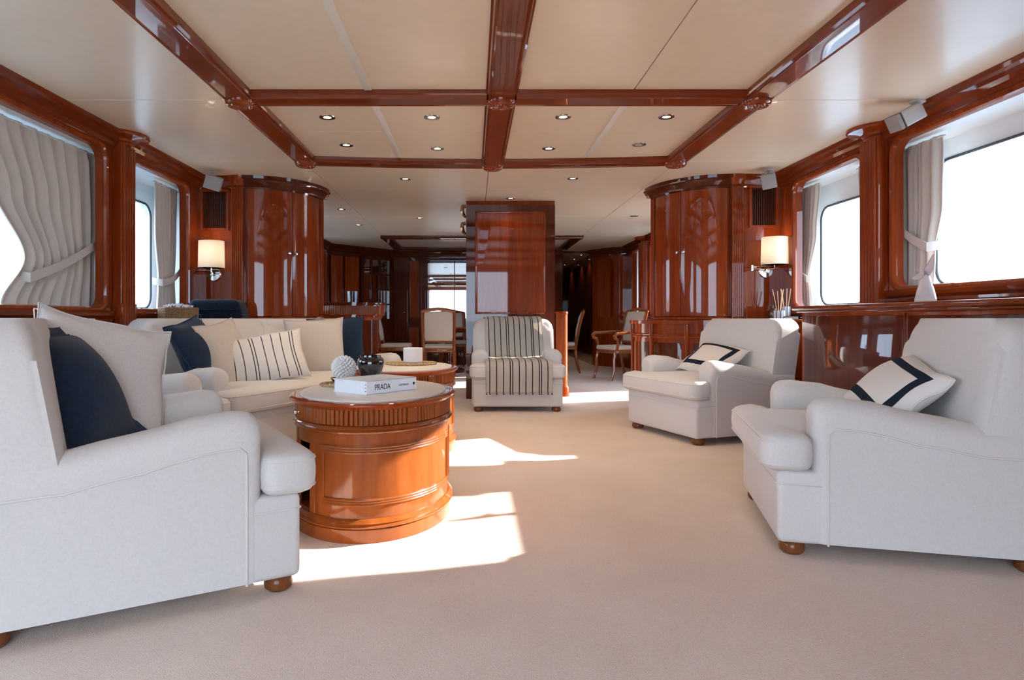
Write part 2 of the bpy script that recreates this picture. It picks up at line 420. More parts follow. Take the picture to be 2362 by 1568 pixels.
for xs, Gs, s in ((XGL, LG, -1), (XGR, RG, 1)):
    for g in Gs:
        wi += 1
        o = rrect(*g, .11); x = xs+s*.03
        b = B(); tube(b, [(xs-s*.004, y, z) for y, z in o], .009, 6, True)
        wn = struct('window_%d' % wi, b, 'gasket', label='rounded hull window with a black rubber gasket')
        b = B(); plate(b, o, [], x-.004, x+.004, 'x'); mk('pane', b, 'glass', wn)
ti = 0
def trim(bm, mat='wood', label=None, ang=21):
    global ti; ti += 1
    return struct('trim_%d' % ti, bm, mat, None, ang, label)
for xs, Hs, s in ((XL, LH, 1), (XR, RH, -1)):
    for h in Hs:
        if h[2] < .5: continue
        b = B(); tube(b, [(xs+s*.004, y, z) for y, z in rrect(h[0]-.012, h[1]+.012, h[2]-.012, h[3]+.012, .10)], .022, 8, True)
        trim(b, 'wood', 'rounded mahogany moulding around a window opening')
        p = [(xs, h[0]-.06), (xs, h[1]+.06)]
        if s < 0: p = p[::-1]
        b = B(); moulding(b, p, [(0, h[2]-.10), (.02, h[2]-.10), (.028, h[2]-.085), (.028, h[2]-.07), (.015, h[2]-.062), (.035, h[2]-.05), (.042, h[2]-.03), (.030, h[2]-.018), (0, h[2]-.012)])
        trim(b, 'wood_y', 'moulded mahogany sill rail under a window')
CORN = [(0, 2.045), (.010, 2.045), (.012, 2.062), (.028, 2.072), (.034, 2.10), (.055, 2.118), (.062, 2.14), (.085, 2.150), (.095, 2.168), (.095, 2.176), (0, 2.176)]
b = B(); moulding(b, [(XL, YA), (XL, 5.93)], CORN); trim(b, 'wood_y', 'mahogany cornice along the left wall')
b = B(); moulding(b, [(XR, 5.86), (XR, YA)], CORN); trim(b, 'wood_y', 'mahogany cornice along the right wall')
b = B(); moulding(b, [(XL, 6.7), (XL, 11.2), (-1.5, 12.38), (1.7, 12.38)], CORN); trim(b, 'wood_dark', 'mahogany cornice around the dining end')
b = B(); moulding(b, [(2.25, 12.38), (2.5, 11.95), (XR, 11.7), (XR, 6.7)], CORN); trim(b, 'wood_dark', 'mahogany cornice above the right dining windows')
def pilaster(xw, s, y0, y1, prot, zt=2.10, n=5):
    """fluted pilaster standing proud of a side wall, with an oval capital under the ceiling"""
    xf = xw+s*prot
    b = B(); box(b, min(xw, xf), max(xw, xf), y0, y1, 0, zt, .004)
    p = trim(b, 'wood', 'fluted mahogany pilaster between two windows')
    w = (y1-y0)*.86/n
    for i in range(n):
        b = B(); yc = y0+(y1-y0)*.07+w*(i+.5)
        lathe(b, [(w*.46, .10), (w*.46, zt-.01)], 10, None, cx=xf+s*.004, cy=yc)
        mk('reed', b, 'wood', p)
    b = B(); box(b, min(xw, xf+s*.012), max(xw, xf+s*.012), y0-.01, y1+.01, .88, .985, .004)
    mk('plinth_block', b, 'wood', p)
    b = B()
    lathe(b, [(.088, zt-.012), (.098, zt-.004), (.096, zt+.012), (.112, zt+.020), (.118, zt+.032), (.160, zt+.044), (.198, zt+.050), (.206, zt+.060), (.204, ZC+.001), (.0, ZC+.001)], 28, None,
          -PI/2 if s > 0 else PI/2, PI/2 if s > 0 else 3*PI/2, cx=xw, cy=(y0+y1)/2, ex=.95)
    mk('capital', b, 'wood', p)
pilaster(XL, 1, 4.51, 4.69, .064)
pilaster(XR, -1, 4.33, 4.53, .070)
pilaster(XL, 1, 2.46, 2.64, .064)
pilaster(XR, -1, 10.15, 10.5, .070, n=4)
# ---- bulkheads, far walls, hall
b = B(); box(b, XL-.06, -2.187, 5.93, 6.56, 0, ZC); struct('wall_left_bulkhead', b, 'wood', label='mahogany bulkhead beside the left curved cabinet')
b = B(); box(b, XL-.06, -1.53, 6.56, 6.66, 0, ZC); struct('wall_left_partition', b, 'wood_dark')
b = B(); box(b, 2.437, XR+.06, 5.86, 6.51, 0, ZC); struct('wall_right_bulkhead', b, 'wood', label='mahogany bulkhead beside the right curved cabinet')
b = B(); box(b, 1.82, XR+.06, 6.51, 6.61, 0, ZC); struct('wall_right_partition', b, 'wood_dark')
for nm, pth in (('trim_bulkhead_left', [(XL, 5.93), (-2.16, 5.93)]), ('trim_bulkhead_right', [(2.44, 5.86), (XR, 5.86)])):
    b = B(); moulding(b, pth, [(o*.6, z) for o, z in CORN]); struct(nm, b, 'wood_x', label='mahogany cornice over the bulkhead')
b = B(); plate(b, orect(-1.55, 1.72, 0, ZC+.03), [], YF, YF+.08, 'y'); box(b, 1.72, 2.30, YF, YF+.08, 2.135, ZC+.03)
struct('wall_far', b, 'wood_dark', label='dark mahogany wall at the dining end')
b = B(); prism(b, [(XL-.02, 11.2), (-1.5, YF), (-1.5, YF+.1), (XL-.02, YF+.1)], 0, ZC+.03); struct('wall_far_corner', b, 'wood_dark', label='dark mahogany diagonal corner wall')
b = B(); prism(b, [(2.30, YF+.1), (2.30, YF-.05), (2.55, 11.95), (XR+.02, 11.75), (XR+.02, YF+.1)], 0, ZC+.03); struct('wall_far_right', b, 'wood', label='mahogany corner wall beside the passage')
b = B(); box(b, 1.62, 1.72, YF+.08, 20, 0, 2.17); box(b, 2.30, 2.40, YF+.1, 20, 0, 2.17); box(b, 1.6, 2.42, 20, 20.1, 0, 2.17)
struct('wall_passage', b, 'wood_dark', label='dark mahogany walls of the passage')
b = B(); box(b, 1.6, 2.42, YF+.08, 20.1, 2.135, 2.17); struct('ceiling_passage', b, 'ceil')
for i, (x0, x1) in enumerate(((-1.42, -1.24), (-.98, -.90), (.05, .2), (.95, 1.12), (1.5, 1.7))):
    b = B(); box(b, x0, x1, YF-.035, YF, 0, 2.05, .006)
    trim(b, 'wood_dark', 'dark mahogany pilaster on the dining wall')
b = B()
for x0, x1 in ((-1.20, -1.02), (.30, .88)):
    for z0, z1 in ((.16, .72), (.90, 1.98)): box(b, x0, x1, YF-.02, YF, z0, z1, .008)
trim(b, 'wood', 'raised mahogany panels on the dining wall')
b = B()
for s0, s1 in ((.04, .20), (.24, .44)):
    for z0, z1 in ((.9, 1.98), (.12, .8)):
        P0 = Vector((XL, 11.2)).lerp(Vector((-1.5, YF)), s0); P1 = Vector((XL, 11.2)).lerp(Vector((-1.5, YF)), s1)
        d = (P1-P0).normalized(); nrm = Vector((d.y, -d.x))*.022
        prism(b, [tuple(P0), tuple(P0+nrm), tuple(P1+nrm), tuple(P1)], z0, z1)
trim(b, 'wood', 'raised mahogany panels on the diagonal wall')
b = B(); box(b, 2.62, 2.78, 11.66, 11.70, .1, 2.0, .006); prism(b, [(2.36, 12.20), (2.34, 12.185), (2.52, 11.90), (2.55, 11.92)], .9, 1.98); trim(b, 'wood', 'raised mahogany panels beside the passage')
b = B()
AO = [(-1.75, .86, .03, 2.03), (1.0, 2.0, .03, 2.03)]
plate(b, orect(XGL-.06, XGR+.06, 0, ZC+.03), [rrect(*h, .02, 2) for h in AO], YA-.08, YA, 'y'); struct('wall_aft', b, 'wood', label='mahogany wall with the aft deck doorways')
b = B(); box(b, 1.0, 2.0, YA-.06, YA-.03, .03, 2.03); struct('door_1', b, 'curtain', label='blind drawn over the second aft doorway')
# ---- ceiling: backing slab and separate lacquered panels
b = B(); box(b, XGL-.1, XGR+.1, YA-.1, 20.2, ZC+.014, ZC+.09); ceil = struct('ceiling', b, 'ceil_back', label='cream lacquered panel ceiling')
BX = (-1.345, .165, 1.64)      # centre lines of the long beams
YB = (2.05, 3.76, 5.25)        # cross beams
def cpanel(pts):
    bb = B(); prism(bb, pts, ZC, ZC+.013, .0025, 1); return mk('ceiling_panel', bb, 'ceil', ceil)
def rectp(x0, x1, y0, y1, g=.0025): return [(x0+g, y0+g), (x1-g, y0+g), (x1-g, y1-g), (x0+g, y1-g)]
for x0, x1 in ((XL-.02, BX[0]), (BX[2], XR+.02)):
    ys = [YA, .4, 2.1, 3.85, 5.35]
    for y0, y1 in zip(ys, ys[1:]): cpanel(rectp(x0, x1, y0, y1))
for x0, x1 in ((BX[0], -.59), (-.59, BX[1]), (BX[1], .915), (.915, BX[2])):
    ys = [YA, .4, 2.05, 3.76, 4.50, 5.35]
    for y0, y1 in zip(ys, ys[1:]): cpanel(rectp(x0, x1, y0, y1))
for x0, x1 in ((XL-.02, -1.40), (-1.40, .14), (.14, 1.70), (1.70, XR+.02)):
    ys = [5.35, 6.5, 8.2, 10.2, 12.45]
    for y0, y1 in zip(ys, ys[1:]): cpanel(rectp(x0, x1, y0, y1))
for x in (-.59, .915):
    for y0, y1 in ((3.84, 5.2),)+(((2.1, 3.68),) if x < 0 else ()):
        bb = B(); box(bb, x-.022, x+.022, y0, y1, ZC-.007, ZC+.002, .003); mk('batten', bb, 'batten', ceil)
# ---- coffer beams with carved rosettes
BEAM = [(-.09, 2.177), (-.09, 2.152), (-.080, 2.146), (-.074, 2.133), (-.066, 2.130), (-.058, 2.135), (.058, 2.135), (.066, 2.130), (.074, 2.133), (.080, 2.146), (.09, 2.152), (.09, 2.177)]
def rosette(x, y, parent, r=.085):
    b = B()
    lathe(b, [(0, 2.098), (.012, 2.099), (.018, 2.106), (.026, 2.103), (.034, 2.100), (.042, 2.108), (.050, 2.112), (.058, 2.106), (.066, 2.104), (.076, 2.110), (.084, 2.122), (r, 2.135)], 32, None, cx=x, cy=y)
    for i in range(12):
        a = 2*PI*i/12
        lathe(b, [(0, 2.096), (.006, 2.099), (.008, 2.106)], 8, None, cx=x+.034*math.cos(a), cy=y+.034*math.sin(a))
    mk('rosette', b, 'wood', parent)
def bow(x): t = (x-.15)/1.49; return 5.355-.105*t*t
beams = []
for x in BX:
    b = B(); moulding(b, [(x, YA+.02), (x, bow(x))], BEAM); beams.append(trim(b, 'wood_y', 'glossy mahogany ceiling beam running fore and aft'))
cross = {}
for y in (.4, 2.05, 3.76):
    for i in range(2):
        b = B(); moulding(b, [(BX[i]+.085, y), (BX[i+1]-.085, y)], BEAM); cross[(y, i)] = trim(b, 'wood_x', 'glossy mahogany cross beam of the ceiling coffer')
for i in range(2):
    xs = [lerp(BX[i]-.03, BX[i+1]+.03, k/12) for k in range(13)]
    b = B(); moulding(b, [(x, bow(x)) for x in xs], BEAM); trim(b, 'wood_x', 'gently bowed mahogany beam closing the ceiling coffer')
for k, x in enumerate(BX):
    for y in (.4, 2.05, 3.76): rosette(x, y, beams[k])
    rosette(x, bow(x), beams[k], .088)
for x in (BX[0], BX[2]):
    b = B(); moulding(b, [(x, 10.2), (x, 11.8)], BEAM); trim(b, 'wood_dark', 'mahogany beam of the dining ceiling coffer')
for y in (10.2, 11.8):
    b = B(); moulding(b, [(BX[0]-.09, y), (BX[2]+.09, y)], BEAM); trim(b, 'wood_dark', 'mahogany cross beam of the dining ceiling coffer')
# ---- recessed downlights
def downlight(x, y, z, lit, label, group, energy=11):
    t = thing('downlight', label, 'downlight', (x, y, z), 0, group)
    b = B(); lathe(b, [(.024, .002), (.026, -.004), (.040, -.007), (.050, -.005), (.052, .001), (.024, .002)], 24); mk('ring', b, 'steel', t)
    b = B(); lathe(b, [(.0, -.003), (.016, -.0032), (.0255, -.001), (.0255, .001)], 20); mk('lens', b, 'lens' if lit else 'lens_off', t)
    if lit and energy:
        l = bpy.data.lights.new('spot', 'SPOT'); l.energy = energy; l.color = (1.0, .74, .48); l.spot_size = math.radians(110); l.spot_blend = .6; l.shadow_soft_size = .03
        o = bpy.data.objects.new('downlight_bulb', l); COL.objects.link(o); o.location = (0, 0, -.015); o.parent = t
def onceil(u, v, z=ZC): d = FPX*(z-EYE)/(735-v); return ((u-1090)*d/FPX, d)
for u, v, lit, lab in ((755, 270, 1, 'lit downlight by the straight cross beam and the outer beam on the sofa side'), (996, 270, 1, 'lit downlight by the straight cross beam and the centre beam, sofa side'),
                       (1299, 269, 1, 'lit downlight by the straight cross beam and the centre beam, console side'), (1537, 269, 1, 'lit downlight by the straight cross beam and the outer beam on the console side'),
                       (799, 334, 1, 'lit downlight by the bowed beam and the outer beam on the sofa side'), (1009, 342, 1, 'lit downlight by the bowed beam and the centre beam, sofa side'),
                       (1266, 342, 1, 'lit downlight by the bowed beam and the centre beam, console side'), (1474, 333, 0, 'unlit round downlight recessed in the coffered ceiling panels')):
    x, y = onceil(u, v)
    downlight(x, y, ZC, lit, lab, 'downlights in the coffer')
for u, v, lit, lab in ((935, 412, 1, 'lit downlight in the plain ceiling just behind the bowed beam, sofa side'), (1321, 411, 1, 'lit downlight in the plain ceiling just behind the bowed beam, console side'),
                       (1178, 457, 1, 'lit downlight right in front of the tall column top'), (787, 482, 1, 'lit downlight beside the curved cabinet behind the sofa'),
                       (968, 502, 1, 'lit downlight in the plain ceiling between the bar and the tall column'), (827, 518, 1, 'lit downlight in the ceiling above the bar counter'),
                       (1463, 498, 0, 'unlit downlight in the ceiling beside the curved cabinet with the reed diffusers')):
    x, y = onceil(u, v)
    downlight(x, y, ZC, lit, lab, 'downlights beyond the coffer', 1.2 if u == 1178 else 5)
for x, y, lab in ((2.14, 12.8, 'first lit downlight inside the dark passage'), (2.14, 13.7, 'second lit downlight inside the dark passage'), (2.14, 15.1, 'third lit downlight inside the dark passage')):
    downlight(x, y, 2.135, 1, lab, 'passage downlights', 5)
# ================================================================== BUILT-IN FURNITURE
def curved_cabinet(cx, cy, a, b_, s, t_seam, label, knob_z, base=None):
    """quarter-oval wall cabinet: two curved doors, reeded pilaster, cornice"""
    t = thing('curved_cabinet', label, 'cabinet', (cx, cy, 0))
    def pt(d, off=0.0):
        r = math.radians(d); return (s*(a+off)*math.cos(r), (b_+off)*math.sin(r))
    def path(d0, d1, off, n=20): return [pt(lerp(d0, d1, i/n), off) for i in range(n+1)]
    def order(P): return P if s > 0 else P[::-1]
    b = B(); prism(b, order(path(-90, 0, -.022, 24)+[(0, 0)]), 0, ZC-.002); mk('body', b, 'wood', t)
    for d0, d1, side in ((-87, t_seam-.25, 0), (t_seam+.25, -9, 1)):
        P = path(d0, d1, 0.0)+path(d1, d0, -.024)
        b = B(); prism(b, order(P), .905, 2.065, .004, 2); dr = mk('door', b, 'wood', t, 30)
        dk = (t_seam-3.2) if side == 0 else (t_seam+3.2)
        x, y = pt(dk, 0); nx, ny = s*math.cos(math.radians(dk)), math.sin(math.radians(dk))
        rot = Vector((nx, ny, 0)).to_track_quat('Z', 'Y').to_matrix().to_4x4()
        b = B(); lathe(b, [(0, .026), (.010, .025), (.0145, .018), (.012, .011), (.006, .006), (.009, 0)], 14, Matrix.Translation((x, y, knob_z)) @ rot); mk('knob', b, 'chrome', dr)
    b = B(); prism(b, order(path(-9, 0, .004)+path(0, -9, -.024)), .02, 2.07); mk('end_stile', b, 'wood_dark', t)
    for k in range(3):
        b = B(); x, y = pt(-7.5+2.8*k, .004); lathe(b, [(.012, .9), (.012, 2.06)], 8, None, cx=x, cy=y); mk('reed', b, 'wood', t)
    mp = path(-90, 0, 0, 24)
    if s < 0: mp = mp[::-1]
    b = B(); moulding(b, mp, [(-.02, 2.062), (.006, 2.062), (.010, 2.078), (.022, 2.086), (.030, 2.105), (.046, 2.118), (.054, 2.140), (.066, 2.148), (.070, 2.174), (-.02, 2.174)]); mk('cornice', b, 'wood_dark', t)
    e = pt(0, .03); b = B()
    for k, (dz, r) in enumerate(((2.15, .045), (2.125, .032), (2.10, .022))): lathe(b, [(0, dz-.018), (r*.8, dz-.014), (r, dz), (r*.8, dz+.014), (0, dz+.018)], 14, None, cx=e[0], cy=e[1]+.03*(1-k*.4))
    mk('scroll', b, 'brass', t)
    b = B(); moulding(b, mp, [(-.02, .868), (.012, .868), (.016, .878), (.010, .890), (.014, .898), (0, .903), (-.02, .903)]); mk('lower_moulding', b, 'wood', t)
    # reeded pilaster on the bulkhead beside the doors
    b = B(); x0, x1 = (-.105, 0.0) if s > 0 else (0.0, .105)
    box(b, x0, x1, -b_-.030, -b_+.02, 0, 2.09, .003)
    pl = mk('pilaster', b, 'wood', t)
    for k in range(6): b = B(); lathe(b, [(.0078, .90), (.0078, 2.07)], 8, None, cx=lerp(x0, x1, (k+.5)/6), cy=-b_-.030); mk('reed', b, 'wood', pl)
    b = B(); xm = (x0+x1)/2
    lathe(b, [(.06, 2.085), (.066, 2.10), (.085, 2.12), (.10, 2.14), (.11, 2.172), (0, 2.172)], 20, None, PI, 2*PI, cx=xm, cy=-b_-.01, ex=.95, ey=.62); mk('capital', b, 'wood', t)
    if base:
        A, Bb, zt = base
        P = [(s*A*math.cos(math.radians(lerp(-90, 0, i/24))), Bb*math.sin(math.radians(lerp(-90, 0, i/24)))) for i in range(25)]
        b = B(); prism(b, order([(s*.93*0+x*.955, y*.955) for x, y in P]+[(0, 0)]), .0, zt-.03); mk('base_cupboard', b, 'wood', t)
        mp2 = P if s > 0 else P[::-1]
        b = B(); prism(b, order(P+[(0, 0)]), zt-.032, zt, .010, 3); mk('counter_top', b, 'wood', t)
        b = B()
        moulding(b, [(x*.958, y*.958) for x, y in mp2], [(0, .70), (.012, .70), (.016, .712), (.008, .722), (.016, .735), (0, .742)]); mk('upper_moulding', b, 'wood', t)
        b = B(); moulding(b, [(x*.958, y*.958) for x, y in mp2], [(0, 0), (.02, 0), (.02, .09), (.01, .10), (0, .105)]); mk('base_moulding', b, 'wood', t)
        for d in (-72, -42, -14):
            for dd in (0,):
                PP = [(s*A*.962*math.cos(math.radians(d+q)), Bb*.962*math.sin(math.radians(d+q))) for q in range(-11, 12, 2)]
                b = B(); prism(b, order(PP+[(x*.985, y*.985) for x, y in PP[::-1]]), .15, .66, .004, 1); mk('cupboard_door', b, 'wood_dark', t)
        for d in (-1, -29, -57, -86):
            r = math.radians(d); x, y = s*A*.965*math.cos(r), Bb*.965*math.sin(r)
            b = B(); lathe(b, [(.022, 0), (.022, .10), (.016, .12), (.016, .66), (.023, .70), (.023, .83)], 14, None, cx=x, cy=y); mk('corner_post', b, 'wood', t)
    return t
curved_cabinet(-2.08, 6.55, .57, .63, 1, -46.5, 'curved glossy mahogany wall cabinet with two knobs, standing behind the cream sofa', 1.49)
curved_cabinet(2.33, 6.50, .54, .63, -1, -44, 'curved glossy mahogany wall cabinet with two knobs, standing behind the pillowed armchair and reed diffusers', 1.50, (.76, .80, .865))
# ---- air vents with vertical slats
def vent(x0, x1, y, z0, z1, label, group):
    t = thing('air_vent', label, 'vent', ((x0+x1)/2, y, z0), 0, group); w = (x1-x0)/2; h = z1-z0
    b = B(); box(b, -w, w, -.006, 0, 0, h); mk('dark_backing', b, 'dark_void', t)
    b = B(); plate(b, orect(-w-.022, w+.022, -.022, h+.022), [orect(-w, w, 0, h)], -.022, 0, 'y'); mk('frame', b, 'wood', t)
    sl = B(); box(sl, -.0035, .0035, -.018, -.004, 0, h); s0 = mk('slat', sl, 'wood_dark', t)
    n = 11
    for i in range(n):
        o = s0 if i == 0 else s0.copy()
        if i: COL.objects.link(o); o.parent = t
        o.location = (-w+2*w*(i+.5)/n, 0, 0)
vent(-2.452, -2.240, 5.93, 1.705, 2.035, 'dark slatted air vent in mahogany frame above the lamp beside the left curtain', 'bulkhead vents')
vent(2.510, 2.722, 5.86, 1.72, 2.055, 'dark slatted air vent in mahogany frame above the lamp and reed diffusers', 'bulkhead vents')
# ---- swing-arm wall lamps
def sconce(x, y, z, sh_dx, label):
    t = thing('wall_lamp', label, 'lamp', (x, y, z), 0, 'swing-arm wall lamps')
    R90 = Matrix.Rotation(PI/2, 4, 'X')
    b = B(); lathe(b, [(.064, 0), (.064, .010), (.058, .016), (.02, .018), (.016, .05), (0, .05)], 28, R90); mk('backplate', b, 'chrome', t)
    b = B(); tube(b, [(0, -.05, .0), (0, -.05, .028), (-.02, -.06, .03), (-.155, -.085, .03)], .006)
    tube(b, [(-.155, -.085, .012), (sh_dx, -.15, .012), (sh_dx, -.15, .055)], .006)
    lathe(b, [(.012, -.005), (.012, .045)], 10, None, cx=-.155, cy=-.085); mk('swing_arm', b, 'chrome', t)
    b = B(); lathe(b, [(.112, .045), (.108, .285), (.105, .285), (.109, .045), (.112, .045)], 32, None, cx=sh_dx, cy=-.15); mk('shade', b, 'shade', t)
    b = B(); lathe(b, [(0, .06), (.012, .06), (.016, .11), (.028, .15), (.026, .18), (0, .20)], 12, None, cx=sh_dx, cy=-.15); mk('bulb', b, 'lens', t)
    l = bpy.data.lights.new('bulb_light', 'POINT'); l.energy = 0.5; l.color = (1.0, .86, .68); l.shadow_soft_size = .035
    o = bpy.data.objects.new('lamp_light', l); COL.objects.link(o); o.location = (sh_dx, -.15, .235); o.parent = t
sconce(-2.356, 5.93, 1.285, .035, 'swing-arm wall lamp with cream drum shade above the navy throw')
sconce(2.640, 5.86, 1.310, .012, 'swing-arm wall lamp with cream drum shade above the reed diffusers')
# ---- ceiling speakers
def speaker(x, y, z, rz, tilt, w, d, h, label, roll=0.0):
    t = thing('speaker', label, 'speaker', (x, y, z), rz, 'small ceiling speakers')
    mx = Matrix.Translation((0, -.03, -.085-h*.2)) @ Matrix.Rotation(roll, 4, 'Y') @ Matrix.Rotation(tilt, 4, 'X')
    b = B(); box(b, -w/2, w/2, -d*.5, d/2, -h/2, h/2, .008, 3, mx); mk('cabinet', b, 'spk', t)
    b = B(); box(b, -w/2-.001, w/2+.001, -d*.5-.004, -d*.5+.022, -h/2-.001, h/2+.001, .006, 2, mx); mk('grille', b, 'spk_grille', t)
    b = B(); box(b, -w/2-.002, w/2+.002, -d*.5+.022, -d*.5+.034, -h/2-.002, h/2+.002, 0, 1, mx); mk('band', b, 'spk_dark', t)
    b = B(); lathe(b, [(.042, 0), (.042, -.010), (.036, -.014), (0, -.014)], 20, Matrix.Translation((0, .05, 0)))
    tube(b, [(0, .05, -.01), (0, .055, -.045), (0, .02, -.085)], .009); mk('bracket', b, 'spk', t)
speaker(-2.27, 5.70, ZC, .35, .25, .135, .15, .115, 'small white speaker on a bracket above the left air vent', .25)
speaker(2.560, 5.62, ZC, -.45, .30, .115, .13, .12, 'small white speaker on a bracket above the right air vent', -.15)
speaker(2.60, 3.86, ZC, -1.42, .48, .092, .19, .092, 'larger white ceiling speaker above the tied linen curtain near the console')
# ---- tall column between saloon and dining
px0, px1, py0, py1 = -.071, .905, 7.14, 8.0
t = thing('column_cabinet', 'tall glossy mahogany column cabinet behind the armchair with the striped throw', 'cabinet', ((px0+px1)/2, (py0+py1)/2, 0))
hw = (px1-px0)/2; hd = (py1-py0)/2
b = B(); box(b, -hw, hw, -hd+.012, hd, 0, ZC, .006); mk('body', b, 'wood', t)
b = B(); plate(b, orect(-hw, hw, 0, 2.13), [orect(-hw+.12, hw-.12, .95, 2.05)], -hd, -hd+.014, 'y'); mk('face_frame', b, 'wood_dark', t)
b = B()
for (x0, x1, z0, z1) in ((-hw+.10, hw-.10, 2.035, 2.06), (-hw+.10, hw-.10, .93, .955), (-hw+.10, -hw+.125, .93, 2.06), (hw-.125, hw-.10, .93, 2.06)): box(b, x0, x1, -hd-.010, -hd+.01, z0, z1, .007, 3)
mk('panel_moulding', b, 'wood', t)
b = B(); box(b, -hw+.12, hw-.12, -hd+.005, -hd+.013, .95, 2.04); mk('panel', b, 'wood', t)
b = B(); moulding(b, [(hw, hd), (-hw, hd), (-hw, -hd), (hw, -hd)][::-1], [(o*.6, z) for o, z in CORN], True); mk('cornice', b, 'wood_dark', t)
b = B(); moulding(b, [(hw, hd), (-hw, hd), (-hw, -hd), (hw, -hd)][::-1], [(0, 0), (.02, 0), (.02, .10), (.006, .12), (0, .12)], True); mk('plinth', b, 'wood_dark', t)
for z in (2.05, 1.86):
    b = B(); tube(b, [(-hw-.004, -hd+.06, z+.075), (-hw-.040, -hd+.06, z+.070), (-hw-.046, -hd+.06, z+.03), (-hw-.030, -hd+.06, z-.02), (-hw-.004, -hd+.06, z-.05)], [.022, .026, .024, .018, .012], 10); mk('bronze_bracket', b, 'brass', t)
# ---- low sideboard to the right of the column
t = thing('sideboard', 'low curved mahogany sideboard beside the tall column', 'sideboard', (1.012, 7.75, 0))
P = rrect(-.075, .075, -.42, .55, [.07, .07, .005, .005], 8)
b = B(); prism(b, [(x*.96, y*.96) for x, y in P], .0, .93); mk('body', b, 'chairwood', t)
b = B(); prism(b, P, .93, .962, .012, 3); mk('top', b, 'wood', t)
b = B(); moulding(b, [(x*.96, y*.96) for x, y in P], [(0, 0), (.02, 0), (.02, .10), (.008, .12), (0, .12)], True); mk('plinth', b, 'wood', t)
# ---- console against the right wall
t = thing('console', 'long glossy mahogany console under the right window, behind the armchairs', 'console', (2.28, 3.5, 0))
b = B(); box(b, .035, .485, -1.3, 1.075, 0, .925, .008); mk('body', b, 'wood', t)
b = B(); box(b, .028, .05, -.03, -.02, .1, .91); box(b, .031, .05, -1.25, -.045, .12, .90, .004); box(b, .031, .05, -.005, 1.03, .12, .90, .004); mk('front_panel', b, 'wood_dark', t)
b = B(); moulding(b, [(.035, 1.075), (.035, -1.3)], [(0, 0), (.016, 0), (.016, .08), (0, .095)]); mk('plinth', b, 'wood', t)
b = B(); box(b, -.02, .487, -1.33, 1.12, .938, .968, .012, 3); box(b, .008, .487, -1.31, 1.098, .922, .938, .005); mk('top', b, 'wood_y', t)
# ---- ledges in the two corners
t = thing('corner_ledge', 'mahogany ledge in the corner behind the cream sofa, under the left lamp', 'shelf', (-2.5, 5.93, 0))
b = B(); prism(b, [(0.003, -1.22), (.18, -1.20), (.44, -.72), (.60, -.42), (.60, -.065), (.003, -.065)][::1], .0, .835); mk('body', b, 'wood', t)
b = B(); prism(b, [(0.003, -1.24), (.20, -1.22), (.46, -.73), (.63, -.42), (.63, -.055), (.003, -.055)], .835, .868, .008, 2); mk('top', b, 'wood', t)
t = thing('corner_ledge', 'mahogany ledge under the right lamp, holding the reed diffusers', 'shelf', (XR, 5.86, 0))
b = B(); box(b, -.40, -.003, -.72, -.055, 0, .845, .004); mk('body', b, 'wood', t)
b = B(); box(b, -.425, -.003, -.76, -.045, .845, .876, .010, 3); mk('top', b, 'wood', t)
# ---- bar with reeded front
t = thing('bar_counter', 'dark mahogany bar counter with reeded front edge, beyond the left curved cabinet', 'bar', (-1.62, 8.75, 0))
P = [(-.8, -.35)]+ell(0, 0, .45, .35, -PI/2, PI/2, 20)+[(-.8, .35)]
def sc2(P, k): return [(x if x < -.5 else x*k, y*k) for x, y in P]
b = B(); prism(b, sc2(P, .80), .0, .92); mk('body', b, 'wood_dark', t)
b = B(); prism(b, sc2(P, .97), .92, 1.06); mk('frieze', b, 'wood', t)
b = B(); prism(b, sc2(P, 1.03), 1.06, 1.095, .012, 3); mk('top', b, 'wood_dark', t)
b = B()
for i in range(44): lathe(b, [(.0105, .935), (.0105, 1.05)], 8, None, cx=-.75+i*.0225 if -.75+i*.0225 < 0 else 0, cy=-.34) if -.75+i*.0225 < 0 else None
for i in range(26):
    a = lerp(-PI/2, -PI*.14, i/25); lathe(b, [(.0105, .935), (.0105, 1.05)], 8, None, cx=.437*math.cos(a), cy=.34*math.sin(a))
mk('reeding', b, 'chairwood', t)['kind'] = 'stuff'
b = B(); moulding(b, sc2(P, .80)[:], [(0, .86), (.03, .88), (.05, .90), (.05, .92), (0, .92)]); mk('lower_moulding', b, 'wood', t)
# ---- glazed corner cabinet and wall mirror at the dining end
A0 = Vector((XL, 11.2)); A1 = Vector((-1.5, YF)); dd = (A1-A0).normalized(); nn = Vector((dd.y, -dd.x))
ca = A0.lerp(A1, .70)
t = thing('glazed_cabinet', 'glazed corner cabinet with dark lattice bars behind the bar', 'cabinet', (ca.x, ca.y, 0), math.atan2(dd.y, dd.x))
b = B(); plate(b, orect(-.37, .37, .80, 2.03), [orect(-.31, .31, .88, 1.97)], -.045, -.002, 'y'); mk('frame', b, 'wood_dark', t)
b = B(); box(b, -.31, .31, -.012, -.004, .88, 1.97); mk('pane', b, 'mirror', t)
for i in range(2): b = B(); box(b, -.115+.21*i-.018, -.115+.21*i+.018, -.036, -.012, .88, 1.97, .003); mk('glazing_bar', b, 'wood_dark', t)
for i in range(3): b = B(); box(b, -.31, .31, -.034, -.012, 1.15+.27*i-.014, 1.15+.27*i+.014, .003); mk('glazing_bar', b, 'wood_dark', t)
t = thing('wall_mirror', 'mirror panel in dark frame beside the tall column, behind the dining chairs', 'mirror', (-.42, YF-.002, 0))
b = B(); plate(b, orect(-.47, .47, .84, 2.03), [orect(-.43, .43, .89, 1.98)], -.03, 0, 'y'); mk('frame', b, 'wood_dark', t)
b = B(); box(b, -.43, .43, -.012, 0, .89, 1.98); mk('pane', b, 'mirror', t)
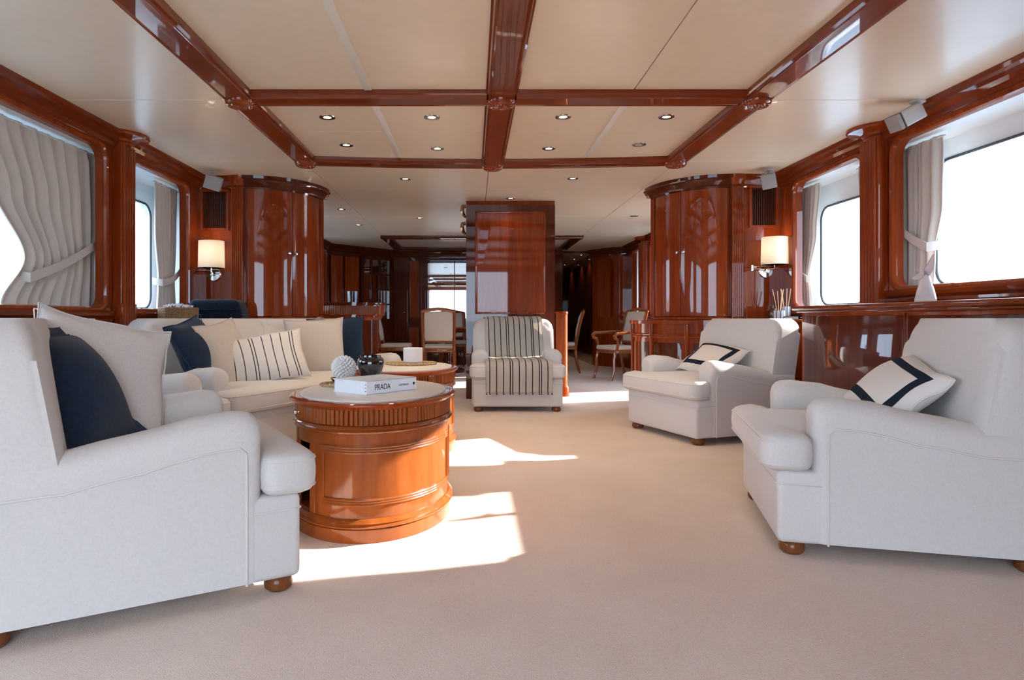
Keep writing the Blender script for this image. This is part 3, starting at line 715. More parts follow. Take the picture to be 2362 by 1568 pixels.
b = B(); box(b, -.43, .43, -.024, -.012, 1.52, 1.56, .003); mk('rail', b, 'wood', t)  # added rail standing in for one reflected in the mirror
b = B(); box(b, .07, .085, -.022, -.012, .89, 1.98, .003); mk('glazing_bar', b, 'wood_dark', t)
# ---- curtains
def curtain(x, tab, folds, amp, label, z0, z1, phase=0.0, tie=None, side=1):
    """tab: (z, y_a, y_b) edges of the gathered cloth from bottom to top"""
    t = thing('curtain', label, 'curtain', (x, (tab[-1][1]+tab[-1][2])/2, z0))
    nu, nv = 90, 46; b = B(); yc = (tab[-1][1]+tab[-1][2])/2
    rows = []
    for j in range(nv+1):
        z = lerp(z0, z1, j/nv); ya, yb = interp(tab, z)
        wid = abs(yb-ya); full = abs(tab[-1][2]-tab[-1][1])
        am = min(amp*(0.75+0.5*min(1, (1-wid/full)*1.2)), 1.9*wid/(2*PI*folds*1.8)); row = []
        hd = max(0, (z-(z1-.07))/.07)
        for i in range(nu+1):
            u = i/nu
            ph = 2*PI*folds*u+phase+.5*math.sin(3*u+z*1.3)
            xx = am*(math.sin(ph)+.35*math.sin(2.3*ph+1))*(1-.55*hd)+hd*.004*math.sin(2*PI*folds*3*u)
            yy = lerp(ya, yb, u)+.006*math.cos(ph)
            row.append((xx, yy-yc, z-z0))
        rows.append(row)
    F = [[b.verts.new(p) for p in row] for row in rows]; K = [[b.verts.new((p[0]+side*.007, p[1], p[2])) for p in row] for row in rows]
    for A, C in zip(F, F[1:]):
        for i in range(nu): b.faces.new((A[i], A[i+1], C[i+1], C[i]))
    for A, C in zip(K, K[1:]):
        for i in range(nu): b.faces.new((C[i], C[i+1], A[i+1], A[i]))
    for j in range(nv):
        for i in (0, nu): b.faces.new((F[j][i], F[j+1][i], K[j+1][i], K[j][i]))
    for i in range(nu):
        for j in (0, nv): b.faces.new((F[j][i], F[j][i+1], K[j][i+1], K[j][i]))
    mk('cloth', b, 'curtain', t, 60)
    if tie:
        (yt0, zt0), (yt1, zt1) = tie; b = B(); n = 14; ring = []
        for i in range(-4, n+1):
            k = max(0, i)/n; y = lerp(yt0, yt1, k)-yc-.006*math.sin(min(1, -i/4)*PI)*(i < 0); z = lerp(zt0, zt1, k)-.02*math.sin(PI*k)-z0; xo = -side*(amp*1.7+.008+.012*math.sin(PI*k))
            if i < 0: xo += side*(-i/4)*(amp*3.4+.02); y -= .012*math.sin(PI*(-i/4)); z -= .004*i
            ring.append([b.verts.new((xo, y, z-.028)), b.verts.new((xo, y, z+.028)), b.verts.new((xo+side*.006, y, z+.028)), b.verts.new((xo+side*.006, y, z-.028))])
        for A, C in zip(ring, ring[1:]):
            for k in range(4): b.faces.new((A[k], A[(k+1) % 4], C[(k+1) % 4], C[k]))
        b.faces.new(ring[0]); b.faces.new(ring[-1][::-1])
        # return strap around the back of the gathered cloth
        mk('tieback', b, 'curtain', t)
    b = B(); tube(b, [(0, tab[-1][1]-yc-.03, z1-z0-.012), (0, tab[-1][2]-yc+.03, z1-z0-.012)], .006); mk('rod', b, 'white', t)
    return t
curtain(-2.625, [(.955, 5.40, 5.76), (1.20, 5.42, 5.74), (1.6, 5.36, 5.77), (2.02, 5.36, 5.78)], 5, .018, 'cream linen curtain tied back beside the left wall lamp', .955, 2.02, 0, ((5.43, 1.18), (5.76, 1.30)), -1)
curtain(-2.625, [(.955, 3.60, 4.50), (1.24, 3.80, 4.50), (1.6, 3.55, 4.52), (2.02, 3.35, 4.52)], 9, .020, 'cream linen curtain tied back behind the left sofa armchair, near window', .955, 2.02, 1, ((3.80, 1.12), (4.52, 1.42)), -1)
curtain(2.90, [(.975, 5.56, 5.78), (1.26, 5.60, 5.77), (1.6, 5.50, 5.79), (2.02, 5.44, 5.80)], 5, .020, 'cream linen curtain tied back beside the right wall lamp', .975, 2.02, .6, ((5.57, 1.22), (5.79, 1.40)), 1)
curtain(2.90, [(.975, 4.58, 4.70), (1.26, 4.58, 4.70), (1.6, 4.58, 4.84), (2.02, 4.58, 4.88)], 4, .018, 'cream linen curtain half hidden behind the right fluted pilaster', .975, 2.02, .2)
curtain(2.90, [(1.09, 4.10, 4.40), (1.30, 4.09, 4.40), (1.6, 4.03, 4.42), (2.02, 4.02, 4.43)], 4, .026, 'cream linen curtain with slanting tieback beside the fish-tail vase', 1.09, 2.02, .9, ((4.08, 1.33), (4.42, 1.56)), 1)
curtain(2.90, [(1.09, 2.93, 3.18), (1.30, 2.93, 3.14), (1.6, 2.93, 3.18), (2.02, 2.93, 3.20)], 4, .022, 'cream linen curtain at the near end of the right window above the console', 1.09, 2.02, .3)
curtain(2.90, [(.955, 10.62, 11.16), (1.3, 10.72, 11.16), (2.02, 10.58, 11.18)], 5, .02, 'cream linen curtain at the right dining window', .955, 2.02, .2)
curtain(-2.625, [(.955, 10.5, 11.02), (1.3, 10.55, 11.02), (2.02, 10.45, 11.03)], 5, .02, 'cream linen curtain at the left dining window beyond the bar', .955, 2.02, .2)
# ================================================================== LOOSE FURNITURE
def roundpoly(pts, rad, n=5):
    out = []; N = len(pts)
    for i, p in enumerate(pts):
        p = Vector(p); a = Vector(pts[i-1]); c = Vector(pts[(i+1) % N]); r = rad[i] if isinstance(rad, (list, tuple)) else rad
        d1 = (a-p).normalized(); d2 = (c-p).normalized(); r = min(r, (a-p).length*.49, (c-p).length*.49)
        s, e = p+d1*r, p+d2*r
        for k in range(n+1):
            t = k/n; q = s*(1-t)**2+p*2*t*(1-t)+e*t*t; out.append((q.x, q.y))
    return out
def loft(bm, rings, cap=True):
    V = [[bm.verts.new(p) for p in R] for R in rings]
    for A, C in zip(V, V[1:]):
        for i in range(len(A)): bm.faces.new((A[i], A[(i+1) % len(A)], C[(i+1) % len(A)], C[i]))
    if cap: bm.faces.new(V[0][::-1]); bm.faces.new(V[-1])
def cushion(outline, z0, z1, r, crown=.012):
    # rounded boxing all round, softly domed top
    P = []
    for p in outline:
        if not P or (Vector(p)-Vector(P[-1])).length > .004: P.append(p)
    if (Vector(P[0])-Vector(P[-1])).length < .004: P.pop()
    Q = []
    for i, p in enumerate(P):
        a = Vector(p); c = Vector(P[(i+1) % len(P)]); m = max(1, int((c-a).length/.05))
        for k in range(m): q = a.lerp(c, k/m); Q.append((q.x, q.y))
    P = Q; n = len(P); nr = []
    for i in range(n):
        d = (Vector(P[(i+1) % n])-Vector(P[i-1])).normalized(); nr.append(Vector((d.y, -d.x)))
    b = bmesh.new(); rings = []
    for k in range(15):
        f = k/14; z = lerp(z0, z1, f)
        e = min(z-z0, z1-z); ins = r-math.sqrt(max(0, r*r-(r-e)**2)) if e < r else 0.0
        bul = .010*math.sin(PI*f)
        rings.append([(P[i][0]+nr[i].x*(bul-ins), P[i][1]+nr[i].y*(bul-ins), z) for i in range(n)])
    V = [[b.verts.new(q) for q in R_] for R_ in rings]
    for A, C in zip(V, V[1:]):
        for i in range(n): b.faces.new((A[i], A[(i+1) % n], C[(i+1) % n], C[i]))
    b.faces.new(V[0][::-1])
    top = [Vector(q[:2]) for q in rings[-1]]
    from mathutils.geometry import delaunay_2d_cdt, intersect_point_line
    def dist(p):
        best = 9
        for i in range(n):
            a, c = top[i], top[(i+1) % n]; q, t_ = intersect_point_line(p.to_3d(), a.to_3d(), c.to_3d()); t_ = min(1, max(0, t_))
            best = min(best, (p-a.lerp(c, t_)).length)
        return best
    def inside(p):
        s = False
        for i in range(n):
            a, c = top[i], top[i-1]
            if (a.y > p.y) != (c.y > p.y) and p.x < (c.x-a.x)*(p.y-a.y)/(c.y-a.y)+a.x: s = not s
        return s
    xs = [p.x for p in top]; ys = [p.y for p in top]; st = .045; pts = list(top); hts = [0.0]*n
    x = min(xs)
    while x < max(xs):
        y = min(ys)
        while y < max(ys):
            p = Vector((x+.003, y+.002))
            if inside(p):
                dd_ = dist(p)
                if dd_ > .018: pts.append(p); hts.append(crown*(1-math.exp(-dd_/.06)))
            y += st
        x += st
    vo, eo, fo, ov, oe, of = delaunay_2d_cdt(pts, [(i, (i+1) % n) for i in range(n)], [], 1, 1e-6)
    mp = []
    for i, q in enumerate(vo):
        src = ov[i][0] if ov[i] else None
        if src is not None and src < n: mp.append(V[-1][src])
        else: mp.append(b.verts.new((q.x, q.y, z1+(hts[src] if src is not None else 0))))
    for f in fo:
        try: b.faces.new([mp[i] for i in f])
        except ValueError: pass
    return b
def bun_foot(parent, x, y, r=.046):
    b = B(); lathe(b, [(0, 0), (r*.72, 0), (r*.95, .010), (r, .024), (r*.92, .040), (r*.75, .050), (0, .050)], 20, None, cx=x, cy=y); mk('foot', b, 'footwood', parent)
def arm_top(y): 
    return interp([(.10, .575), (.20, .588), (.30, .578), (.48, .540), (.66, .508), (.95, .500)], y)[0]
def seat_unit(name, W, label, cat, loc, rz, group=None, halves=1):
    t = thing(name, label, cat, loc, rz, group); hw = W/2; AW = .148
    b = B(); box(b, -hw+.004, hw-.004, .0, .88, .048, .318, .022, 4); mk('base', b, 'uphol', t)
    b = B(); tube(b, [(-hw+.002, .15, .268), (-hw+.002, .02, .268), (-hw+.02, -.001, .268), (hw-.02, -.001, .268), (hw-.002, .02, .268), (hw-.002, .15, .268)], .004, 6)
    mk('base_piping', b, 'piping', t)
    c = hw+.016; i = hw-AW-.004
    ol = roundpoly([(-c, -.048), (c, -.048), (c, .116), (i, .116), (i, .73), (-i, .73), (-i, .116), (-c, .116)], [.07, .07, .055, .01, .04, .04, .01, .055], 7)
    cu = mk('seat_cushion', cushion(ol, .314, .452, .030, .022), 'uphol', t, 60)
    q = [y < .13 for x, y in ol]; q0 = q.index(False); q1 = len(q)-q[::-1].index(False)
    for zz in (.340, .426):
        b = B(); tube(b, [(x*1.006, y*1.0-(.006 if y < 0 else 0), zz) for x, y in ol[q1:]+ol[:q0]], .0042, 6); mk('piping', b, 'piping', cu)
    for s in (-1, 1):
        rings = []
        xi, xo = hw-AW, hw; xc = (xi+xo)/2
        st = [(.122, .034), (.127, .018), (.140, .006), (.158, 0)]+[(y, 0) for y in (.20, .26, .33, .40, .48, .56, .64, .72, .80, .86)]
        for y, ins in st:
            zt = arm_top(y)-ins; r = (xo-xi)/2-ins; ro = r+.008; pts = [(s*(xc+r), y, .055+ins*.3), (s*(xc+r), y, zt-r*1.55)]
            for k in range(13):
                a = PI*k/12; pts.append((s*(xc+ro*math.cos(a)), y, zt-r+r*math.sin(a)))
            pts += [(s*(xc-r), y, zt-r*1.55), (s*(xc-r), y, .055+ins*.3)]
            rings.append(pts)
        b = B(); loft(b, rings); ar = mk('arm', b, 'uphol', t, 50)
        b = B(); tube(b, [(s*(hw+.001), .170, .05), (s*(hw+.001), .170, .40), (s*(hw+.002), .172, .462), (s*(hw+.003), .190, .478)]+[(s*(hw+.003), y, arm_top(y)-.108) for y in (.24, .30, .38, .46, .55, .65, .74, .82)], .0042, 6)
        mk('piping', b, 'piping', ar)
    # backrest, one or two upholstered halves, leaning a little
    n = halves; x0 = -hw+.006; ww = (W-.012)/n
    for k in range(n):
        xa, xb = x0+ww*k, x0+ww*(k+1)
        rr = [.05, .115 if k == n-1 else .05, .115 if k == 0 else .05, .05]
        o = rrect(xa+.001, xb-.001, .20, .882, rr, 7)
        b = bmesh.new(); N = len(o)
        f = [b.verts.new((x, .635, z)) for x, z in o]; g = [b.verts.new((x, .845, z)) for x, z in o]
        F = b.faces.new(f); G = b.faces.new(g[::-1])
        for q in range(N): b.faces.new((f[q], g[q], g[(q+1) % N], f[(q+1) % N]))
        bmesh.ops.bevel(b, geom=list(F.edges)+list(G.edges), offset=.042, segments=5, affect='EDGES', profile=0.5)
        fr = [fc for fc in b.faces if abs(fc.normal.y) > .99 and len(fc.verts) > 12 and fc.calc_center_median().y < .74]
        for dpt in (.010, .008): bmesh.ops.inset_region(b, faces=fr, thickness=.025, depth=dpt)
        for v in b.verts: v.co.y += .17*(v.co.z-.3)+(.015 if v.co.z > .8 and v.co.y > .8 else 0)
        mk('backrest' if n == 1 else 'back_half', b, 'uphol', t, 45)
    for x in (-hw+.06, hw-.06):
        for y in (.06, .82): bun_foot(t, x, y)
    if halves > 1:
        bun_foot(t, 0, .06)
    return t
CH = {'c1': ((1.24, 2.83, 0), math.radians(-104.5)), 'c2': ((1.397, 4.875, 0), math.radians(-71)), 'c3': ((.427, 6.13, 0), 0.0),
      'c4': ((-.768, 2.475, 0), math.radians(120)), 'c5': ((-1.465, 3.13, 0), math.radians(75.5)), 'sofa': ((-.965, 4.688, 0), math.radians(63))}
seat_unit('armchair', .86, 'cream armchair holding a navy-bordered pillow, nearest the console front', 'armchair', *CH['c1'], 'cream armchairs')
seat_unit('armchair', .86, 'cream armchair holding a navy-bordered pillow, in front of the reed diffuser ledge', 'armchair', *CH['c2'], 'cream armchairs')
seat_unit('armchair', .86, 'cream armchair draped with a black striped throw in front of the tall column', 'armchair', *CH['c3'], 'cream armchairs')
seat_unit('armchair', .86, 'cream armchair with large navy and cream pillows, turned to the coffee table', 'armchair', *CH['c4'], 'cream armchairs')
seat_unit('armchair', .86, 'cream armchair squeezed between the sofa and the armchair with the large navy pillow', 'armchair', *CH['c5'], 'cream armchairs')
seat_unit('sofa', 2.05, 'cream two-seat sofa with striped, beige and navy pillows', 'sofa', *CH['sofa'], None, 2)
def on(key, lx, ly, lz):
    (x, y, z), r = CH[key]
    return (x+lx*math.cos(r)-ly*math.sin(r), y+lx*math.sin(r)+ly*math.cos(r), lz)
def pillow(w, h, th, mat, label, loc, rz, tilt, roll=0.0, flange=0.0, pinch=.07, group=None, seed=1, edge=None):
    N = 26; rnd = random.Random(seed); ph = [rnd.uniform(0, 6) for _ in range(6)]
    b = bmesh.new(); uvl = b.loops.layers.uv.new('UVMap')
    sheets = []
    def coord(u, v, s):
        uu = min(1, abs(u)/(1-flange)); vv = min(1, abs(v)/(1-flange))
        tk = th/2*(max(0, 1-uu**2.6)*max(0, 1-vv**2.6))**(.55 if flange < .06 else .75)
        tk *= 1+.10*math.sin(3.1*u+ph[0]+v)*math.sin(2.7*v+ph[1])
        tk += (.004 if flange else .002)*0
        x = w/2*u*(1-pinch*(1-v*v)); z = h/2*v*(1-pinch*(1-u*u))
        wob = .010*math.sin(2.2*u+ph[2])*math.cos(2*v+ph[3])+(.012*math.sin(5*v+ph[4])*(abs(u)**6)+.012*math.sin(5*u+ph[5])*(abs(v)**6))
        return (x, s*tk+wob, z)
    for s in (-1, 1):
        g = [[None]*(N+1) for _ in range(N+1)]
        for i in range(N+1):
            for j in range(N+1):
                u = math.sin((i/N-.5)*PI*.94)/math.sin(.47*PI); v = math.sin((j/N-.5)*PI*.94)/math.sin(.47*PI)
                if s == 1 and (i in (0, N) or j in (0, N)): g[i][j] = sheets[0][i][j]
                else: g[i][j] = b.verts.new(coord(u, v, s))
        sheets.append(g)
        for i in range(N):
            for j in range(N):
                q = [g[i][j], g[i+1][j], g[i+1][j+1], g[i][j+1]]; ij = [(i, j), (i+1, j), (i+1, j+1), (i, j+1)]
                if s == 1: q = q[::-1]; ij = ij[::-1]
                f = b.faces.new(q)
                for l, (a, c) in zip(f.loops, ij): l[uvl].uv = (math.sin((a/N-.5)*PI*.94)/math.sin(.47*PI)*.5+.5, math.sin((c/N-.5)*PI*.94)/math.sin(.47*PI)*.5+.5)
    t = thing('pillow', label, 'pillow', loc, 0, group); t.rotation_euler = (tilt, roll, rz)
    mk('cushion_cover', b, mat, t, 80)
    per = []
    K = 24
    def sv(k): return math.sin((k/K-.5)*PI*.94)/math.sin(.47*PI)
    per = [coord(sv(k), -1, 1) for k in range(K)]+[coord(1, sv(k), 1) for k in range(K)]+[coord(sv(K-k), 1, 1) for k in range(K)]+[coord(-1, sv(K-k), 1) for k in range(K)]
    if edge != 'none':
        bb = B(); tube(bb, per, .0045 if not flange else .0022, 6, True); mk('edge_seam', bb, edge or mat, t)
    if flange:
        f = 1-flange
        def q(u, v): 
            p = coord(u*f, v*f, -1); return (p[0], p[1]-.002, p[2])
        for sg in (-1, 1):
            pr = [q(sv(k), -1) for k in range(K)]+[q(1, sv(k)) for k in range(K)]+[q(sv(K-k), 1) for k in range(K)]+[q(-1, sv(K-k)) for k in range(K)]
            if sg > 0: pr = [(x, -y, z) for x, y, z in pr]
            bb = B(); tube(bb, pr, .0024, 5, True); mk('flange_stitching', bb, 'navy_seam' if mat == 'navy' else (edge or mat), t)
    return t
R = math.radians
pillow(.50, .34, .14, 'framed', 'cream lumbar pillow with navy border on the armchair nearest the console front', on('c1', -.04, .535, .578), CH['c1'][1]+R(-2), R(-50), R(10), group='navy-bordered pillows', seed=3, edge='cream')
pillow(.50, .34, .14, 'framed', 'cream lumbar pillow with navy border on the armchair before the reed diffuser ledge', on('c2', -.02, .50, .565), CH['c2'][1]+R(2), R(-54), R(4), group='navy-bordered pillows', seed=4, edge='cream')
pillow(.50, .50, .16, 'navy', 'large navy flanged pillow on the armchair turned to the coffee table', on('c4', -.04, .63, .645), R(92), R(-30), R(-2), .15, group='navy pillows', seed=5)
pillow(.50, .50, .17, 'cream', 'large cream linen pillow behind the large navy pillow', on('c4', .20, .56, .64), R(54), R(-12), R(12), .03, group='plain linen pillows', seed=6, edge='cream')
pillow(.44, .44, .15, 'navy', 'navy pillow propped in the sofa corner beside its armrest', on('sofa', -.80, .50, .675), CH['sofa'][1]+R(22), R(-24), R(-12), .05, group='navy pillows', seed=7)
pillow(.45, .45, .16, 'linen', 'beige linen pillow between the navy corner pillow and the striped lumbar pillow', on('sofa', -.60, .46, .655), CH['sofa'][1]+R(14), R(-26), R(-8), .03, group='plain linen pillows', seed=8)
pillow(.58, .36, .13, 'stripe_pillow', 'cream lumbar pillow with black stripes on the sofa', on('sofa', -.47, .27, .610), CH['sofa'][1]+R(-38), R(-26), R(-9), .02, group='striped cushions', seed=9)
pillow(.46, .46, .14, 'linen', 'beige linen pillow at the far end of the sofa, beside the white coral ball', on('sofa', .26, .44, .655), CH['sofa'][1]+R(-48), R(-12), R(-3), .02, group='plain linen pillows', seed=10)
pillow(.50, .46, .13, 'navy', 'navy pillow half hidden behind the beige pillow at the sofa end', on('sofa', .60, .52, .665), CH['sofa'][1]+R(-52), R(-10), R(-3), .03, group='navy pillows', seed=11)
# ---- striped throw over the armchair in front of the column
def throw():
    (cx, cy, _), r = CH['c3']
    t = thing('throw_blanket', 'cream throw with thin black stripes draped over the armchair before the tall column', 'throw', (cx, cy, .05))
    prof = [(.975, .890), (.95, .900), (.90, .905), (.83, .904), (.755, .892), (.718, .874), (.698, .845), (.689, .80), (.675, .72), (.661, .64), (.648, .56), (.628, .50), (.590, .484), (.45, .486), (.30, .490), (.15, .490), (.03, .486), (-.03, .472), (-.062, .440), (-.070, .38), (-.068, .30), (-.060, .24), (-.055, .185)]
    P = []
    for i, (a, b_) in enumerate(zip(prof, prof[1:])):
        for k in range(3): P.append((lerp(a[0], b_[0], k/3), lerp(a[1], b_[1], k/3)))
    P.append(prof[-1]); n = len(P); nu = 48
    b = bmesh.new(); uvl = b.loops.layers.uv.new('UVMap'); rows = []
    for j, (y, z) in enumerate(P):
        k = j/n; row = []
        sh = -.01+.03*min(1, k*1.6)-(.012 if k > .57 else 0); hwid = .300+(.012 if k > .57 else 0)
        for i in range(nu+1):
            u = i/nu
            wv = .005*math.sin(2*PI*5*u+.5*k)*(1 if k > .75 else .45)
            row.append(b.verts.new((sh+(u*2-1)*hwid, y-(wv+.004 if k > .75 else wv*.5), z-.05+(.004*math.sin(2*PI*4*u) if .55 < k < .8 else 0))))
        rows.append(row)
    for j in range(n-1):
        for i in range(nu):
            f = b.faces.new((rows[j][i], rows[j][i+1], rows[j+1][i+1], rows[j+1][i]))
            for l, (ii, jj) in zip(f.loops, ((i, j), (i+1, j), (i+1, j+1), (i, j+1))): l[uvl].uv = (ii/nu, jj/n)
    bmesh.ops.solidify(b, geom=b.faces[:], thickness=-.004)
    mk('cloth', b, 'throw', t, 70)
    b = B()
    for p in STR+[.01, .99]:
        x = .008+(p*2-1)*.312
        tube(b, [(x, -.060, .137), (x+.004, -.062, .120)], [.004, .008], 6)
    mk('tassels', b, 'ink', t)['kind'] = 'stuff'
throw()
# ---- oval drum coffee tables
def coffee_table(label, loc, rz, a=.345, bb=.50, k0=1.045):
    t = thing('coffee_table', label, 'coffee table', loc, rz, 'oval coffee tables'); k = bb/a; t.scale = (k0, 1, 1)
    def L(prof, **q): b = B(); lathe(b, prof, 72, None, ex=1.0, ey=k, **q); return b
    mk('plinth', L([(0, 0), (.338, 0), (.340, .006), (.340, .052), (.335, .056), (0, .056)]), 'cherry', t)
    mk('base_moulding', L([(.30, .055), (.334, .055), (.345, .060), (.347, .066), (.340, .072), (.344, .078), (.338, .085), (.331, .092), (.30, .093)]), 'cherry', t)
    n0, n1 = R(210), R(235)         # open niche on the side
    mk('body', L([(.326, .090), (.326, .432), (.300, .432), (.300, .090), (.326, .090)], a0=n1, a1=n0+2*PI), 'cherry', t)
    mk('niche_lintel', L([(.3255, .372), (.3255, .432), (.300, .432), (.300, .372), (.3255, .372)], a0=n0, a1=n1), 'cherry', t)
    mk('inner_core', L([(0, .09), (.17, .09), (.17, .43), (0, .43)]), 'wood_dark', t)
    mk('shelf', L([(0, .088), (.32, .088), (.32, .10), (0, .10)]), 'cherry', t)
    for an in (n0, n1):
        b = B()
        for q in (-1, 0, 1):
            aa = an+q*.028; lathe(b, [(.009, .092), (.009, .425)], 8, None, cx=.322*math.cos(aa), cy=.322*k*math.sin(aa))
        mk('niche_pilaster', b, 'cherry', t)
    mk('frieze_moulding', L([(.30, .424), (.330, .424), (.341, .429), (.343, .435), (.336, .440), (.340, .446), (.336, .453), (.328, .457), (.30, .458)]), 'cherry', t)
    mk('frieze', L([(0, .455), (.322, .455), (.322, .522), (0, .522)]), 'wood', t)
    b = B(); n = 132
    per = [0.0]; M_ = 720
    for i in range(M_):
        a0 = 2*PI*i/M_; per.append(per[-1]+math.hypot(a*math.sin(a0), bb*math.cos(a0))*2*PI/M_)
    j = 0
    blk = [R(-127), R(-53), R(127), R(53)]
    for i in range(n):
        target = per[-1]*i/n
        while per[j+1] < target: j += 1
        aa = 2*PI*j/M_
        if any(abs((aa-q+PI) % (2*PI)-PI) < .045 for q in blk): continue
        lathe(b, [(.0080, .459), (.0080, .519)], 8, None, cx=.327*math.cos(aa), cy=.327*k*math.sin(aa))
    mk('reeding', b, 'cherry', t)['kind'] = 'stuff'
    for q in blk:
        b = B(); rot = Matrix.Translation((.325*math.cos(q), .325*k*math.sin(q), 0)) @ Matrix.Rotation(math.atan2(math.sin(q)/k, math.cos(q)), 4, 'Z'); box(b, -.01, .010, -.022, .022, .458, .520, .003, 2, rot); mk('frieze_block', b, 'cherry', t)
    mk('top_rim', L([(.28, .518), (.330, .518), (.338, .522), (.342, .528), (.350, .531), (.357, .537), (.357, .543), (.350, .548), (.34, .549), (.28, .549)]), 'wood', t)
    mk('stone_top', L([(0, .545), (.312, .545), (.315, .548), (.315, .5535), (.311, .556), (0, .556)]), 'marble', t)
    def arc(z, d0, d1, r): return [(r*math.cos(R(lerp(d0, d1, i/40))), r*k*math.sin(R(lerp(d0, d1, i/40))), z) for i in range(41)]
    for d0, d1 in ((-116, -9), (9, 116)):
        b = B()
        for z in (.352, .362, .372, .146, .156, .166): tube(b, arc(z, d0, d1, .328), .0052, 6)
        for d in (d0, d1):
            for q in (-1.6, 0, 1.6):
                x, y = .328*math.cos(R(d+q)), .328*k*math.sin(R(d+q)); tube(b, [(x, y, .146), (x, y, .372)], .0048, 6)
        mk('panel_moulding', b, 'cherry', t)
    q = R(-143); b = B(); rot = Vector((math.cos(q), math.sin(q)/k, 0)).to_track_quat('Z', 'Y').to_matrix().to_4x4()
    lathe(b, [(0, .024), (.010, .022), (.012, .015), (.006, .008), (.009, 0)], 12, Matrix.Translation((.330*math.cos(q), .330*k*math.sin(q), .488)) @ rot); mk('knob', b, 'chrome', t)
    return t
T1 = (-.455, 3.03); T2 = (-.474, 4.50)
coffee_table('oval cherry drum coffee table with a thick white book on its stone top', (*T1, 0), 0)
coffee_table('oval cherry drum coffee table with a white candle pot on its stone top', (*T2, 0), 0)
ZT = .556
# ---- book with lettered spine
def text_mesh(name, s, size, mat, parent, mx, ext=.0004):
    cu = bpy.data.curves.new(name, 'FONT'); cu.body = s; cu.size = size; cu.extrude = ext; cu.align_x = 'LEFT'
    o = bpy.data.objects.new(name+'_tmp', cu); COL.objects.link(o)
    dg = bpy.context.evaluated_depsgraph_get(); me = bpy.data.meshes.new_from_object(o.evaluated_get(dg))
    bpy.data.objects.remove(o)
    me.transform(mx); me.materials.clear(); me.materials.append(M[mat])
    q = bpy.data.objects.new(name, me); COL.objects.link(q); q.parent = parent; return q
def big_book():
    # local x along the spine, y across the cover (away from the spine), z thickness
    sx, sy = .191, .23; rz = math.atan2(sy, sx)
    t = thing('book', 'thick white hardback book with black lettered spine on the coffee table', 'book', (-.449, 2.755, ZT), rz)
    Lg, Wd, Th = .30, .225, .058
    b = B(); box(b, .004, Lg-.004, .004, Wd-.006, .004, Th-.004); mk('pages', b, 'paper', t)
    b = B(); box(b, 0, Lg, 0, Wd, 0, .004, .001, 1); box(b, 0, Lg, 0, Wd, Th-.004, Th, .001, 1); box(b, 0, Lg, 0, .004, 0, Th, .001, 1); mk('cover', b, 'cover', t)
    sp = Matrix.Translation((0, -.0006, 0)) @ Matrix.Rotation(PI/2, 4, 'X')
    text_mesh('title_lettering', 'PRADA', .036, 'ink', t, Matrix.Translation((.045, -.0006, .017)) @ Matrix.Rotation(PI/2, 4, 'X') @ Matrix.Diagonal((.80, 1, 1, 1)))
    text_mesh('subtitle_lettering', 'CATWALK', .0125, 'ink', t, Matrix.Translation((.188, -.0006, .0245)) @ Matrix.Rotation(PI/2, 4, 'X'))
    b = B(); lathe(b, [(0, .0), (.007, .0), (.007, .0006), (0, .0006)], 14, Matrix.Translation((.282, 0, .030)) @ Matrix.Rotation(PI/2, 4, 'X')); mk('spine_emblem', b, 'ink', t)
    b = B()
    for z in (.015, .029, .043): box(b, -.0006, .004, .0045, .011, z-.001, z+.001)
    mk('page_marker', b, 'ink', t)
big_book()
# ---- things on the near table
def disc(name, r, h, mat, label, cat, loc):
    t = thing(name, label, cat, loc); b = B(); lathe(b, [(0, 0), (r-.004, 0), (r, h*.5), (r-.004, h), (0, h)], 48); mk('weave', b, mat, t)
    b = B()
    for k in range(9): tube(b, [((r*(k+1)/9.3)*math.cos(2*PI*i/40), (r*(k+1)/9.3)*math.sin(2*PI*i/40), h) for i in range(40)], r*.042, 5, True)
    mk('coil', b, mat, t); return t
disc('placemat', .14, .006, 'straw', 'round straw mat under the white coral ball', 'placemat', (-.605, 3.18, ZT))
t = thing('serving_tray', 'small black lacquer tray with copper rim under the white coral ball', 'tray', (-.642, 3.20, ZT+.013))
b = B(); lathe(b, [(0, 0), (.040, 0), (.046, .004), (.053, .014), (.056, .020), (.053, .021), (.044, .010), (0, .008)], 36); mk('dish', b, 'black', t)
b = B(); tube(b, [(.0545*math.cos(2*PI*i/32), .0545*math.sin(2*PI*i/32), .0205) for i in range(32)], .003, 6, True); mk('rim', b, 'copper', t)
t = thing('coral_ball', 'white spiky coral ball on the black tray', 'ornament', (-.632, 3.195, ZT+.013+.070))
b = B(); lathe(b, [(.049*math.sin(PI*i/12), -.049*math.cos(PI*i/12)) for i in range(13)], 20); mk('core', b, 'shell', t)
b = B(); nP = 190
for i in range(nP):
    zz = 1-2*(i+.5)/nP; ph = i*2.399963; rr = math.sqrt(1-zz*zz); n_ = Vector((rr*math.cos(ph), rr*math.sin(ph), zz))
    tip = (n_+Vector((0, 0, .45))).normalized()*.061 if zz < .8 else n_*.061
    q = n_.to_track_quat('Z', 'Y').to_matrix().to_4x4(); q.translation = n_*.046
    lathe(b, [(.0062, 0), (.0082, .007), (.0055, .014), (0, .018)], 6, q @ Matrix.Rotation(.25, 4, 'X'))
o = mk('spikes', b, 'shell', t); o['kind'] = 'stuff'
t = thing('black_bowl', 'round glossy black bowl vase behind the white book', 'vase', (-.497, 3.17, ZT+.013))
b = B(); lathe(b, [(0, 0), (.034, 0), (.038, .004), (.052, .045), (.064, .085), (.066, .102), (.060, .118), (.050, .126), (.049, .134), (.043, .134), (.043, .124), (.055, .10), (.02, .02), (0, .02)], 40); mk('vessel', b, 'black', t)
